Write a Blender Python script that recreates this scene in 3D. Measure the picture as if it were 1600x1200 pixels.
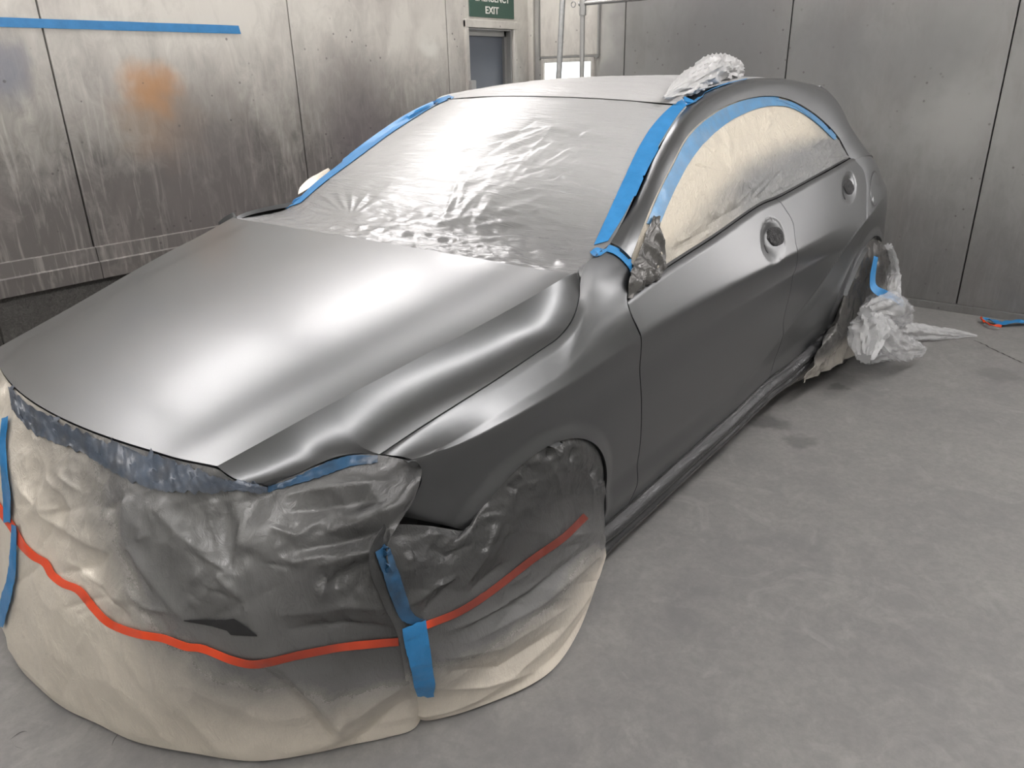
import bpy, math, random
import numpy as np
from mathutils import Vector, Matrix, noise
from mathutils.bvhtree import BVHTree

for o in list(bpy.data.objects):
    bpy.data.objects.remove(o)
SC = bpy.context.scene
COL = SC.collection
random.seed(4)

# ------------------------------------------------------------------ camera
# working coordinates: (x rearward from the front axle, w towards the visible side of the car, z up);
# Blender coordinates are (x, -w, z)
CAM = np.array([-1.2613, -1.8296, 1.4465])
YAW, PITCH, ROLL, FPX = math.radians(39.5505), math.radians(22.2817), math.radians(-1.3282), 1170.4
fwd = np.array([math.cos(YAW) * math.cos(PITCH), math.sin(YAW) * math.cos(PITCH), -math.sin(PITCH)])
rgt = np.array([math.sin(YAW), -math.cos(YAW), 0.0])
upv = np.cross(rgt, fwd)
RGT = math.cos(ROLL) * rgt + math.sin(ROLL) * upv
UPV = -math.sin(ROLL) * rgt + math.cos(ROLL) * upv
cd = bpy.data.cameras.new('camera')
cam = bpy.data.objects.new('camera', cd)
COL.objects.link(cam)
cd.sensor_fit = 'HORIZONTAL'
cd.sensor_width = 36.0
cd.lens = FPX * 36.0 / 1600.0
cd.clip_start = 0.02
cam.matrix_world = Matrix(((RGT[0], UPV[0], -fwd[0], CAM[0]), (RGT[1], UPV[1], -fwd[1], CAM[1]),
                           (RGT[2], UPV[2], -fwd[2], CAM[2]), (0, 0, 0, 1)))
SC.camera = cam

# ------------------------------------------------------------------ world, exposure
wd = bpy.data.worlds.new('world')
SC.world = wd
wd.use_nodes = True
wd.node_tree.nodes['Background'].inputs[0].default_value = (0.8, 0.85, 0.9, 1)
wd.node_tree.nodes['Background'].inputs[1].default_value = 0.05
SC.view_settings.view_transform = 'Standard'
SC.view_settings.look = 'None'
SC.view_settings.gamma = 1.0
SC.view_settings.use_curve_mapping = False
SC.view_settings.exposure = 0.0
LAMP = 15.0          # strength of the booth's assumed lamp tubes

# room
WL, WR, XB, XF, ZC = -2.306, 2.75, 4.08, -3.9, 3.45


# ------------------------------------------------------------------ pixel rays
def pray(px, py):
    d = fwd + (px - 800) / FPX * RGT + (600 - py) / FPX * UPV
    return CAM, d


def atw(px, py, w):
    C, d = pray(px, py)
    t = (-w - C[1]) / d[1]
    q = C + t * d
    return (q[0], -q[1], q[2])


def atz(px, py, z):
    C, d = pray(px, py)
    t = (z - C[2]) / d[2]
    q = C + t * d
    return (q[0], -q[1], q[2])


def atx(px, py, x):
    C, d = pray(px, py)
    t = (x - C[0]) / d[0]
    q = C + t * d
    return (q[0], -q[1], q[2])


# ------------------------------------------------------------------ materials
MATS = {}


class NT:
    def __init__(self, name):
        m = bpy.data.materials.new(name)
        m.use_nodes = True
        self.m = m
        self.t = m.node_tree
        self.b = self.t.nodes['Principled BSDF']
        MATS[name] = m

    def n(self, typ, **kw):
        nd = self.t.nodes.new(typ)
        for k, v in kw.items():
            if k.startswith('i_'):
                key = k[2:]
                key = int(key) if key.isdigit() else key.replace('_', ' ')
                nd.inputs[key].default_value = v
            else:
                setattr(nd, k, v)
        return nd

    def l(self, a, b):
        self.t.links.new(a, b)

    def coord(self, scale=(1, 1, 1), src='Object', rot=(0, 0, 0)):
        c = self.n('ShaderNodeTexCoord')
        mp = self.n('ShaderNodeMapping')
        mp.inputs['Scale'].default_value = scale
        mp.inputs['Rotation'].default_value = rot
        self.l(c.outputs[src], mp.inputs['Vector'])
        return mp.outputs['Vector']

    def noise(self, vec, scale, detail=4, rough=0.55, dist=0.0):
        nd = self.n('ShaderNodeTexNoise')
        nd.inputs['Scale'].default_value = scale
        nd.inputs['Detail'].default_value = detail
        nd.inputs['Roughness'].default_value = rough
        nd.inputs['Distortion'].default_value = dist
        self.l(vec, nd.inputs['Vector'])
        return nd.outputs['Fac']

    def ramp(self, fac, stops):
        r = self.n('ShaderNodeValToRGB')
        e = r.color_ramp.elements
        while len(e) < len(stops):
            e.new(0.5)
        for el, (p, c) in zip(e, stops):
            el.position = p
            el.color = (c, c, c, 1) if isinstance(c, (int, float)) else (*c, 1)
        self.l(fac, r.inputs['Fac'])
        return r.outputs['Color']

    def mix(self, fac, a, b, mode='MIX'):
        mx = self.n('ShaderNodeMix', data_type='RGBA', blend_type=mode)
        for sock, v in ((mx.inputs[0], fac), (mx.inputs[6], a), (mx.inputs[7], b)):
            if hasattr(v, 'links') or hasattr(v, 'is_linked'):
                self.l(v, sock)
            elif isinstance(v, (int, float)):
                sock.default_value = v if sock.type == 'VALUE' else (v, v, v, 1)
            else:
                sock.default_value = (*v, 1)
        return mx.outputs[2]

    def math(self, op, a, b=0.0, clamp=False):
        mn = self.n('ShaderNodeMath', operation=op)
        mn.use_clamp = clamp
        for i, v in enumerate((a, b)):
            if hasattr(v, 'is_linked'):
                self.l(v, mn.inputs[i])
            else:
                mn.inputs[i].default_value = v
        return mn.outputs[0]

    def attr(self, name):
        a = self.n('ShaderNodeAttribute', attribute_name=name)
        return a.outputs['Fac']

    def bump(self, h, strength=0.3, dist=0.01):
        bp = self.n('ShaderNodeBump')
        bp.inputs['Strength'].default_value = strength
        bp.inputs['Distance'].default_value = dist
        self.l(h, bp.inputs['Height'])
        self.l(bp.outputs['Normal'], self.b.inputs['Normal'])

    def set(self, col=None, rough=None, metal=None, **kw):
        if col is not None:
            if hasattr(col, 'is_linked'):
                self.l(col, self.b.inputs['Base Color'])
            else:
                self.b.inputs['Base Color'].default_value = (*col, 1)
        if rough is not None:
            if hasattr(rough, 'is_linked'):
                self.l(rough, self.b.inputs['Roughness'])
            else:
                self.b.inputs['Roughness'].default_value = rough
        if metal is not None:
            self.b.inputs['Metallic'].default_value = metal
        for k, v in kw.items():
            self.b.inputs[k.replace('_', ' ')].default_value = v
        return self.m


def mat_plain(name, col, rough=0.5, metal=0.0, var=0.0, scale=12):
    t = NT(name)
    if var:
        f = t.noise(t.coord(), scale)
        c = t.mix(f, tuple(x * (1 - var) for x in col), tuple(min(1, x * (1 + var)) for x in col))
    else:
        c = col
    return t.set(c, rough, metal)


# satin metallic paint
t = NT('satin_grey_paint')
fl = t.noise(t.coord(), 900, 2)
t.set(t.mix(fl, (0.108, 0.112, 0.116), (0.135, 0.140, 0.144)), 0.39, 0.95)
t.b.inputs['Coat Weight'].default_value = 0.65
t.b.inputs['Coat Roughness'].default_value = 0.24
t.b.inputs['Coat IOR'].default_value = 1.5
# film with grey overspray on the windscreen
t = NT('oversprayed_film')
v1 = t.coord((1.2, 12, 1), 'UV', (0, 0, 0.5))
st = t.noise(v1, 4, 5, 0.6, 0.8)
sp = t.attr('spray')
big = t.noise(t.coord((1, 1, 1), 'UV'), 3, 3)
cl = t.mix(sp, (0.43, 0.435, 0.435), (0.19, 0.193, 0.195))
cl = t.mix(t.math('MULTIPLY', big, 0.25), cl, (0.36, 0.36, 0.355))
t.set(cl, t.mix(sp, 0.36, 0.15), 0.15)
t.b.inputs['Specular IOR Level'].default_value = 0.6
fine = t.noise(t.coord((1, 1, 1), 'UV'), 60, 4, 0.6)
cr_ = t.math('ABSOLUTE', t.math('SUBTRACT', st, 0.5))
t.bump(t.math('ADD', t.math('MULTIPLY', cr_, 1.6), t.math('MULTIPLY', fine, 0.06)), 0.45, 0.012)
# white film on the roof
t = NT('white_film')
st = t.noise(t.coord((1.5, 9, 1), 'UV', (0, 0, 0.25)), 4, 5, 0.6, 0.6)
t.set((0.45, 0.45, 0.45), 0.3, 0.0)
t.bump(t.math('ABSOLUTE', t.math('SUBTRACT', st, 0.5)), 0.5, 0.02)
# dark shiny oversprayed film (sill, wheel, mirror)
t = NT('dark_film')
st = t.noise(t.coord((3, 14, 6), 'Object'), 3, 5, 0.65, 1.2)
sp = t.attr('spray')
t.set(t.mix(sp, (0.34, 0.32, 0.285), (0.045, 0.046, 0.048)), 0.14, 0.35)
t.bump(t.math('ABSOLUTE', t.math('SUBTRACT', st, 0.5)), 0.3, 0.02)
# clear crumpled film
t = NT('clear_film')
st = t.noise(t.coord(), 16, 6, 0.65, 1.5)
t.set((0.66, 0.67, 0.68), 0.12, 0.0)
t.b.inputs['Alpha'].default_value = 0.38
t.bump(st, 0.5, 0.012)
# beige masking film/paper with overspray
t = NT('masking_paper')
sp = t.attr('spray')
n1 = t.noise(t.coord((1, 1, 1), 'Object'), 7, 6, 0.65, 0.8)
n2 = t.noise(t.coord((1, 1, 1), 'Object'), 260, 3, 0.7)
n3 = t.noise(t.coord((3, 3, 1.2), 'Object', (0.3, 0.4, 0)), 9, 6, 0.65, 1.2)
amt = t.math('ADD', sp, t.math('MULTIPLY', t.math('SUBTRACT', n1, 0.5), 0.55))
amt = t.math('ADD', amt, t.math('MULTIPLY', t.math('SUBTRACT', n2, 0.5), 0.25), True)
cl = t.mix(amt, (0.70, 0.645, 0.555), (0.17, 0.171, 0.17))
cl = t.mix(t.math('SUBTRACT', sp, 1.0, True), cl, (0.04, 0.041, 0.041))
t.set(cl, t.mix(amt, 0.42, 0.24), 0.2)
t.bump(t.math('ADD', t.math('ABSOLUTE', t.math('SUBTRACT', n3, 0.5)), t.math('MULTIPLY', n2, 0.03)), 0.30, 0.02)
# side window film, beige behind, grey overspray along the edges
t = NT('window_film')
sp = t.attr('spray')
n1 = t.noise(t.coord((1, 1, 1), 'UV'), 9, 5, 0.6, 0.8)
amt = t.math('ADD', sp, t.math('MULTIPLY', t.math('SUBTRACT', n1, 0.5), 0.35), True)
st = t.noise(t.coord((10, 2.2, 1), 'UV', (0, 0, -0.5)), 4, 5, 0.6, 1.0)
cl = t.mix(amt, (0.52, 0.475, 0.39), (0.17, 0.173, 0.173))
t.set(cl, t.mix(amt, 0.42, 0.3), 0.1)
t.bump(t.math('ABSOLUTE', t.math('SUBTRACT', st, 0.5)), 0.5, 0.02)
# blue tape
for nm, ca, cb in (('blue_tape', (0.018, 0.17, 0.40), (0.03, 0.215, 0.49)),
                   ('blue_tape_dusted', (0.020, 0.040, 0.068), (0.018, 0.078, 0.165)),
                   ('blue_tape_filmed', (0.09, 0.19, 0.31), (0.07, 0.23, 0.43)),
                   ('blue_tape_greyed', (0.085, 0.092, 0.105), (0.075, 0.10, 0.14))):
    t = NT(nm)
    n1 = t.noise(t.coord(), 22, 4)
    t.set(t.mix(t.ramp(n1, [(0.3, 0.0), (0.7, 1.0)]), ca, cb), 0.42 if nm == 'blue_tape' else 0.3)
    t.bump(t.noise(t.coord((1, 1, 1)), 60, 4), 0.25, 0.004)
t = NT('orange_stripe')
n1 = t.noise(t.coord(), 6, 3)
sp = t.attr('spray')
t.set(t.mix(sp, (0.78, 0.075, 0.018), (0.15, 0.03, 0.02)), 0.4)
mat_plain('black_rubber', (0.012, 0.012, 0.013), 0.45)
t = NT('black_crumple')
t.set((0.006, 0.006, 0.007), 0.5)
t.bump(t.noise(t.coord(), 90, 4, 0.6, 1.0), 0.9, 0.01)
mat_plain('dark_inside', (0.015, 0.015, 0.016), 0.8)
mat_plain('plain_grey_metal', (0.36, 0.36, 0.35), 0.5, 0.6, 0.12)
t = NT('galvanised_steel')
t.set(t.mix(t.noise(t.coord(), 30, 4), (0.33, 0.34, 0.34), (0.62, 0.63, 0.63)), 0.42, 0.7)
mat_plain('sign_green', (0.045, 0.10, 0.075), 0.5)
mat_plain('sign_white', (0.75, 0.75, 0.70), 0.5)
mat_plain('door_blue_grey', (0.10, 0.115, 0.14), 0.4, 0.0, 0.1, 6)
t = NT('lit_pane')
t.set((0.9, 0.9, 0.9), 0.4)
t.b.inputs['Emission Color'].default_value = (0.95, 1, 1, 1)
t.b.inputs['Emission Strength'].default_value = 1.6
t = NT('lamp_tube_light')
t.set((0.9, 0.9, 0.9), 0.4)
t.b.inputs['Emission Color'].default_value = (1.0, 0.962, 0.962, 1)
t.b.inputs['Emission Strength'].default_value = LAMP
mat_plain('lamp_housing', (0.7, 0.7, 0.68), 0.5)
mat_plain('ceiling_filter', (0.62, 0.61, 0.58), 0.9, 0, 0.1, 20)


def wall_material(name, base, dark, warm, zlo, zhi, low=0.75, spots=True, blot=None):
    t = NT(name)
    g = t.n('ShaderNodeNewGeometry')
    sx = t.n('ShaderNodeSeparateXYZ')
    t.l(g.outputs['Position'], sx.inputs[0])
    pos = g.outputs['Position']
    mp = t.n('ShaderNodeMapping')
    mp.inputs['Scale'].default_value = (1, 1, 0.55)
    t.l(pos, mp.inputs[0])
    n1 = t.noise(mp.outputs[0], 2.0, 6, 0.6, 1.0)
    n2 = t.noise(mp.outputs[0], 11, 6, 0.7, 1.2)
    hz = t.n('ShaderNodeMapRange', interpolation_type='SMOOTHSTEP')
    t.l(sx.outputs[2], hz.inputs[0])
    hz.inputs[1].default_value = zhi
    hz.inputs[2].default_value = zlo
    h = hz.outputs[0]
    amt = t.math('MULTIPLY', h, low)
    amt = t.math('ADD', amt, t.math('MULTIPLY', t.math('SUBTRACT', n1, 0.5), 1.1))
    amt = t.math('ADD', amt, t.math('MULTIPLY', t.math('SUBTRACT', n2, 0.5), 0.7), True)
    c = t.mix(amt, base, dark)
    n3 = t.noise(mp.outputs[0], 3.3, 4, 0.6, 0.5)
    c = t.mix(t.math('MULTIPLY', t.ramp(n3, [(0.5, 0.0), (0.72, 1.0)]), 0.35), c, warm)
    # fine vertical drag marks
    mp2 = t.n('ShaderNodeMapping')
    mp2.inputs['Scale'].default_value = (22, 22, 2.0)
    t.l(pos, mp2.inputs[0])
    n4 = t.noise(mp2.outputs[0], 2.0, 5, 0.6, 0.6)
    c = t.mix(t.math('MULTIPLY', t.ramp(n4, [(0.52, 0.0), (0.7, 1.0)]), 0.22), c, tuple(x * 1.12 for x in base))
    for (bx, by, bz, r, colr, st) in (blot or []):
        d = t.n('ShaderNodeVectorMath', operation='DISTANCE')
        nv = t.n('ShaderNodeVectorMath', operation='ADD')
        nz = t.n('ShaderNodeTexNoise')
        nz.inputs['Scale'].default_value = 7
        t.l(pos, nz.inputs['Vector'])
        sc = t.n('ShaderNodeVectorMath', operation='SCALE')
        sc.inputs['Scale'].default_value = 0.22
        t.l(nz.outputs['Color'], sc.inputs[0])
        t.l(pos, nv.inputs[0])
        t.l(sc.outputs[0], nv.inputs[1])
        t.l(nv.outputs[0], d.inputs[0])
        d.inputs[1].default_value = (bx + 0.11, by + 0.11, bz + 0.11)
        mr = t.n('ShaderNodeMapRange', interpolation_type='SMOOTHSTEP')
        t.l(d.outputs['Value'], mr.inputs[0])
        mr.inputs[1].default_value = r
        mr.inputs[2].default_value = r * 0.2
        c = t.mix(t.math('MULTIPLY', mr.outputs[0], st), c, colr)
    if spots:
        vo = t.n('ShaderNodeTexVoronoi')
        vo.inputs['Scale'].default_value = 15
        t.l(pos, vo.inputs['Vector'])
        s = t.ramp(vo.outputs['Distance'], [(0.085, 1.0), (0.12, 0.0)])
        msk = t.ramp(t.noise(pos, 1.7, 2), [(0.48, 0.0), (0.58, 1.0)])
        c = t.mix(t.math('MULTIPLY', t.math('MULTIPLY', s, msk), 0.8), c, (0.08, 0.07, 0.07))
    t.set(c, 0.5, 0.0)
    t.bump(n2, 0.06, 0.01)
    return t.m


pw = lambda px, py: (lambda q: (q[0], -q[1], q[2]))(atw(px, py, WL))
px_ = lambda px, py: (lambda q: (q[0], -q[1], q[2]))(atx(px, py, XB))
wall_material('wall_left_sheet', (0.60, 0.58, 0.53), (0.125, 0.116, 0.110), (0.27, 0.24, 0.225), 0.75, 2.0, 1.05, True,  # darker towards the bottom: overspray stain and light falloff, both put into the colour
              [(*pw(240, 145), 0.22, (0.52, 0.24, 0.07), 0.75), (*pw(250, 190), 0.34, (0.30, 0.20, 0.13), 0.5),
               (*pw(0, 105), 0.2, (0.16, 0.17, 0.22), 0.7), (*pw(670, 72), 0.10, (0.66, 0.65, 0.60), 0.9),
               (*pw(560, 180), 0.55, (0.15, 0.13, 0.135), 0.6), (*pw(330, 170), 0.35, (0.2, 0.18, 0.17), 0.45),
               (*pw(340, 290), 0.6, (0.16, 0.145, 0.14), 0.5)])
wall_material('wall_back_sheet', (0.225, 0.224, 0.218), (0.105, 0.103, 0.10), (0.15, 0.135, 0.127), 0.2, 1.2, 0.55, True,
              [(*px_(1130, 70), 0.75, (0.11, 0.112, 0.112), 0.7), (*px_(1300, 90), 0.5, (0.14, 0.142, 0.142), 0.6),
               (*px_(1450, 90), 0.4, (0.15, 0.152, 0.15), 0.5), (*px_(890, 40), 0.6, (0.58, 0.57, 0.53), 0.9),
               (*px_(1500, 180), 0.35, (0.30, 0.30, 0.29), 0.6)])
mat_plain('wall_plain', (0.55, 0.55, 0.52), 0.55, 0, 0.2, 3)
t = NT('fibre_filter')
n1 = t.noise(t.coord(), 40, 6, 0.75, 2.5)
n2 = t.noise(t.coord(), 5, 3)
t.set(t.mix(n2, t.mix(t.ramp(n1, [(0.35, 0.0), (0.7, 1.0)]), (0.06, 0.058, 0.055), (0.26, 0.25, 0.235)), (0.10, 0.097, 0.092)), 0.95)
t.bump(n1, 0.8, 0.02)
t = NT('concrete_floor')
v = t.coord((1, 1, 1), 'Object')
n1 = t.noise(v, 1.3, 6, 0.6, 0.8)
n2 = t.noise(v, 9, 6, 0.65, 0.6)
n3 = t.noise(v, 130, 3, 0.6)
c = t.mix(t.ramp(n1, [(0.3, 0.0), (0.7, 1.0)]), (0.165, 0.163, 0.163), (0.235, 0.229, 0.222))
c = t.mix(t.math('MULTIPLY', t.ramp(n2, [(0.38, 0.0), (0.68, 1.0)]), 0.6), c, (0.275, 0.267, 0.257))
n5 = t.noise(v, 38, 7, 0.7, 0.4)
c = t.mix(t.math('MULTIPLY', t.ramp(n5, [(0.42, 0.0), (0.62, 1.0)]), 0.35), c, (0.15, 0.148, 0.148))
n6 = t.noise(v, 4.5, 6, 0.7, 1.5)
c = t.mix(t.math('MULTIPLY', t.ramp(n6, [(0.55, 0.0), (0.72, 1.0)]), 0.5), c, (0.31, 0.302, 0.292))
c = t.mix(t.math('MULTIPLY', n3, 0.3), c, (0.14, 0.138, 0.136))
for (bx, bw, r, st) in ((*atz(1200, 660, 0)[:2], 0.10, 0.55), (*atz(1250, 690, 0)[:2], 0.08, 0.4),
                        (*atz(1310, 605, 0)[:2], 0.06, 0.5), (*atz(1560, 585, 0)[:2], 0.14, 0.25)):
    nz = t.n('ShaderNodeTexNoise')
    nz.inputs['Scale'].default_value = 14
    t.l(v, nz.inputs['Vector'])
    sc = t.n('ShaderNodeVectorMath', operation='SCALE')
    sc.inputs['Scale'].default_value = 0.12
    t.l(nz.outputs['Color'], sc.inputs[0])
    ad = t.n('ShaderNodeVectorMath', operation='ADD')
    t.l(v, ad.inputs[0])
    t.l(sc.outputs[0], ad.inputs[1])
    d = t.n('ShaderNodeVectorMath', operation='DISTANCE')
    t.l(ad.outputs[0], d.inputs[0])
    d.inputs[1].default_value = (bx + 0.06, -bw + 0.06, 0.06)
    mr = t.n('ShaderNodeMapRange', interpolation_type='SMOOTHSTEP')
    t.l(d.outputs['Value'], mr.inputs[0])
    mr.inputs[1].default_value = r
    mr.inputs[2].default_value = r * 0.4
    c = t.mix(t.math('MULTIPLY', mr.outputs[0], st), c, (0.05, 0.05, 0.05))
t.set(c, t.mix(n2, 0.55, 0.75), 0.0)
t.b.inputs['Specular IOR Level'].default_value = 0.35
t.bump(t.math('ADD', n2, t.math('MULTIPLY', n3, 0.3)), 0.08, 0.01)
mat_plain('floor_crack', (0.05, 0.048, 0.045), 0.9)


# ------------------------------------------------------------------ geometry helpers
def B(p):
    return (p[0], -p[1], p[2])


def tag(o, label=None, cat=None, group=None, kind=None):
    if label:
        o['label'] = label
    if cat:
        o['category'] = cat
    if group:
        o['group'] = group
    if kind:
        o['kind'] = kind
    return o


def empty(name, loc=(0, 0, 0)):
    o = bpy.data.objects.new(name, None)
    o.location = loc
    COL.objects.link(o)
    o.empty_display_size = 0.1
    return o


def link(name, me, mat=None, parent=None):
    o = bpy.data.objects.new(name, me)
    COL.objects.link(o)
    if mat:
        me.materials.append(MATS[mat])
    if parent:
        o.parent = parent
        if parent.type == 'EMPTY':
            o.matrix_parent_inverse = Matrix.Translation(-Vector(parent.location))
    return o


def mesh_from(name, verts, faces, mat=None, parent=None, smooth=True, angle=40, uv=None, attr=None):
    me = bpy.data.meshes.new(name)
    me.from_pydata([tuple(map(float, v)) for v in verts], [], faces)
    me.update()
    if smooth:
        me.shade_smooth()
        me.set_sharp_from_angle(angle=math.radians(angle))
    if uv is not None:
        ul = me.uv_layers.new(name='UVMap')
        li = np.empty(len(me.loops), dtype=np.int32)
        me.loops.foreach_get('vertex_index', li)
        ul.data.foreach_set('uv', np.asarray(uv, dtype=np.float32)[li].ravel())
    if attr is not None:
        a = me.attributes.new('spray', 'FLOAT', 'POINT')
        a.data.foreach_set('value', np.asarray(attr, dtype=np.float32))
    return link(name, me, mat, parent)


def spline(pts, n, sharp=False):
    """Catmull-Rom through pts, resampled to n points evenly along its length."""
    P = np.array(pts, float)
    if len(P) == 2 or sharp:
        D = P
    else:
        Q = np.vstack([2 * P[0] - P[1], P, 2 * P[-1] - P[-2]])
        D = []
        for i in range(1, len(Q) - 2):
            p0, p1, p2, p3 = Q[i - 1], Q[i], Q[i + 1], Q[i + 2]
            a0 = 0.0
            k = lambda a, b: max(np.linalg.norm(b - a), 1e-6) ** 0.5
            t0 = 0.0
            t1 = t0 + k(p0, p1)
            t2 = t1 + k(p1, p2)
            t3 = t2 + k(p2, p3)
            for tt in np.linspace(t1, t2, 16, endpoint=False):
                A1 = (t1 - tt) / (t1 - t0) * p0 + (tt - t0) / (t1 - t0) * p1
                A2 = (t2 - tt) / (t2 - t1) * p1 + (tt - t1) / (t2 - t1) * p2
                A3 = (t3 - tt) / (t3 - t2) * p2 + (tt - t2) / (t3 - t2) * p3
                B1 = (t2 - tt) / (t2 - t0) * A1 + (tt - t0) / (t2 - t0) * A2
                B2 = (t3 - tt) / (t3 - t1) * A2 + (tt - t1) / (t3 - t1) * A3
                D.append((t2 - tt) / (t2 - t1) * B1 + (tt - t1) / (t2 - t1) * B2)
        D.append(P[-1])
        D = np.array(D)
    s = np.concatenate([[0], np.cumsum(np.linalg.norm(np.diff(D, axis=0), axis=1))])
    u = np.linspace(0, s[-1], n)
    return np.stack([np.interp(u, s, D[:, k]) for k in range(D.shape[1])], 1)


def loft(curves, nu, nv, sharp=(), raw=False):
    """grid (nv, nu, 3) through the given curves, smooth across except at rows listed in sharp"""
    C = np.array(curves) if raw else np.array([spline(c, nu) for c in curves])
    m = len(C)
    d = [0]
    for i in range(m - 1):
        d.append(d[-1] + max(np.linalg.norm(C[i + 1] - C[i], axis=1).mean(), 1e-4))
    d = np.array(d)
    T = np.zeros_like(C)
    TL = np.zeros_like(C)
    for i in range(m):
        if 0 < i < m - 1:
            h0, h1 = d[i] - d[i - 1], d[i + 1] - d[i]
            s0, s1 = (C[i] - C[i - 1]) / h0, (C[i + 1] - C[i]) / h1
            tt = (s0 * h1 + s1 * h0) / (h0 + h1)
            T[i] = s1 if i in sharp else tt
            TL[i] = s0 if i in sharp else tt
        elif i == 0:
            T[i] = (C[1] - C[0]) / (d[1] - d[0])
        else:
            TL[i] = (C[i] - C[i - 1]) / (d[i] - d[i - 1])
    u = np.linspace(0, d[-1], nv)
    for i in range(1, m - 1):          # keep the sharp rows on the grid
        if i in sharp:
            u[np.argmin(abs(u - d[i]))] = d[i]
    out = []
    for x in u:
        i = min(max(np.searchsorted(d, x, side='right') - 1, 0), m - 2)
        h = d[i + 1] - d[i]
        s = (x - d[i]) / h
        out.append((2 * s ** 3 - 3 * s ** 2 + 1) * C[i] + (s ** 3 - 2 * s ** 2 + s) * h * T[i]
                   + (-2 * s ** 3 + 3 * s ** 2) * C[i + 1] + (s ** 3 - s ** 2) * h * TL[i + 1])
    return np.array(out)


def gnormals(G):
    du = np.gradient(G, axis=1)
    dv = np.gradient(G, axis=0)
    n = np.cross(du, dv)
    n /= np.maximum(np.linalg.norm(n, axis=2, keepdims=True), 1e-9)
    return n


def outward(G, centre=(None, 0, 0.6)):
    n = gnormals(G)
    c = np.array([G[..., 0].mean() if centre[0] is None else centre[0], centre[1], centre[2]])
    s = np.sign((n * (G - c)).sum())
    return n * s


def panel(name, G, mat, parent, gap=0.002, depth=0.018, sides='udlr', mirror=False, attr=None, centre=(None, 0, 0.6), angle=50):
    """sheet metal panel from a grid, its edges rounded and folded inward"""
    G = G.copy()
    nv, nu, _ = G.shape

    def pull(a, b):
        v = b - a
        return a + v / np.maximum(np.linalg.norm(v, axis=1, keepdims=True), 1e-9) * gap
    if 'd' in sides:
        G[0] = pull(G[0], G[1])
    if 'u' in sides:
        G[-1] = pull(G[-1], G[-2])
    if 'l' in sides:
        G[:, 0] = pull(G[:, 0], G[:, 1])
    if 'r' in sides:
        G[:, -1] = pull(G[:, -1], G[:, -2])
    N = outward(G, centre)
    verts = list(G.reshape(-1, 3))
    uv = [(i / (nu - 1), j / (nv - 1)) for j in range(nv) for i in range(nu)]
    faces = [(j * nu + i, j * nu + i + 1, (j + 1) * nu + i + 1, (j + 1) * nu + i) for j in range(nv - 1) for i in range(nu - 1)]
    loop = [(0, i) for i in range(nu)] + [(j, nu - 1) for j in range(1, nv)] + [(nv - 1, i) for i in range(nu - 2, -1, -1)] + [(j, 0) for j in range(nv - 2, 0, -1)]
    prev = [j * nu + i for j, i in loop]
    if depth > 0:
        Nf = N.reshape(-1, 3)
        base = list(prev)
        for dd in (0.0025, depth):
            cur = []
            for k in base:
                cur.append(len(verts))
                verts.append(G.reshape(-1, 3)[k] - Nf[k] * dd)
                uv.append(uv[k])
            L = len(base)
            for k in range(L):
                faces.append((prev[k], prev[(k + 1) % L], cur[(k + 1) % L], cur[k]))
            prev = cur
    V = np.array(verts)
    V[:, 1] *= -1
    at = None
    if attr is not None:
        at = list(np.asarray(attr).ravel())
        at += [at[k] for dd in (0, 1) for k in base] if depth > 0 else []
    o = mesh_from(name, V, faces, mat, parent, uv=uv, attr=at, angle=angle)
    panel.twin = None
    if mirror:
        V2 = V.copy()
        V2[:, 1] *= -1
        panel.twin = mesh_from(name, V2, [tuple(reversed(f)) for f in faces], mat, parent, uv=uv, attr=at, angle=50)
    return o


def sheet(name, G, mat, parent=None, attr=None, thick=0.0015, uvscale=(1, 1), drop=None):
    """thin sheet with real thickness from a grid"""
    nv, nu, _ = G.shape
    N = outward(G)
    V = np.vstack([G.reshape(-1, 3), (G - N * thick).reshape(-1, 3)])
    V[:, 1] *= -1
    off = nv * nu
    faces = []
    for j in range(nv - 1):
        for i in range(nu - 1):
            a, b, c, d = j * nu + i, j * nu + i + 1, (j + 1) * nu + i + 1, (j + 1) * nu + i
            faces.append((a, b, c, d))
            faces.append((a + off, d + off, c + off, b + off))
    loop = [i for i in range(nu)] + [j * nu + nu - 1 for j in range(1, nv)] + [(nv - 1) * nu + i for i in range(nu - 2, -1, -1)] + [j * nu for j in range(nv - 2, 0, -1)]
    for k in range(len(loop)):
        a, b = loop[k], loop[(k + 1) % len(loop)]
        faces.append((b, a, a + off, b + off))
    uv = [(i / (nu - 1) * uvscale[0], j / (nv - 1) * uvscale[1]) for j in range(nv) for i in range(nu)] * 2
    at = None if attr is None else list(np.asarray(attr).ravel()) * 2
    return mesh_from(name, V, faces, mat, parent, uv=uv, attr=at, angle=60)


def nz(x, y, z, seed=0):
    return noise.noise(Vector((x + seed * 7.31, y - seed * 3.17, z + seed * 1.93)))


def crumple(G, amp, freq, seed=0, ridged=0.6, stretch=(1, 1, 1), mask=None, octaves=3):
    """push a grid along its normals by creased noise; mask (nv,nu) scales it"""
    N = outward(G)
    nv, nu, _ = G.shape
    H = np.zeros((nv, nu))
    for j in range(nv):
        for i in range(nu):
            p = G[j, i] * np.array(stretch)
            h = 0
            f, a = freq, 1.0
            for k in range(octaves):
                q = nz(p[0] * f, p[1] * f, p[2] * f, seed + k)
                h += a * ((1 - ridged) * q + ridged * (0.35 - abs(q) * 1.6))
                f *= 2.1
                a *= 0.40
            H[j, i] = h
    if mask is not None:
        H = H * mask
    return G + N * (H * amp)[..., None]


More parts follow.
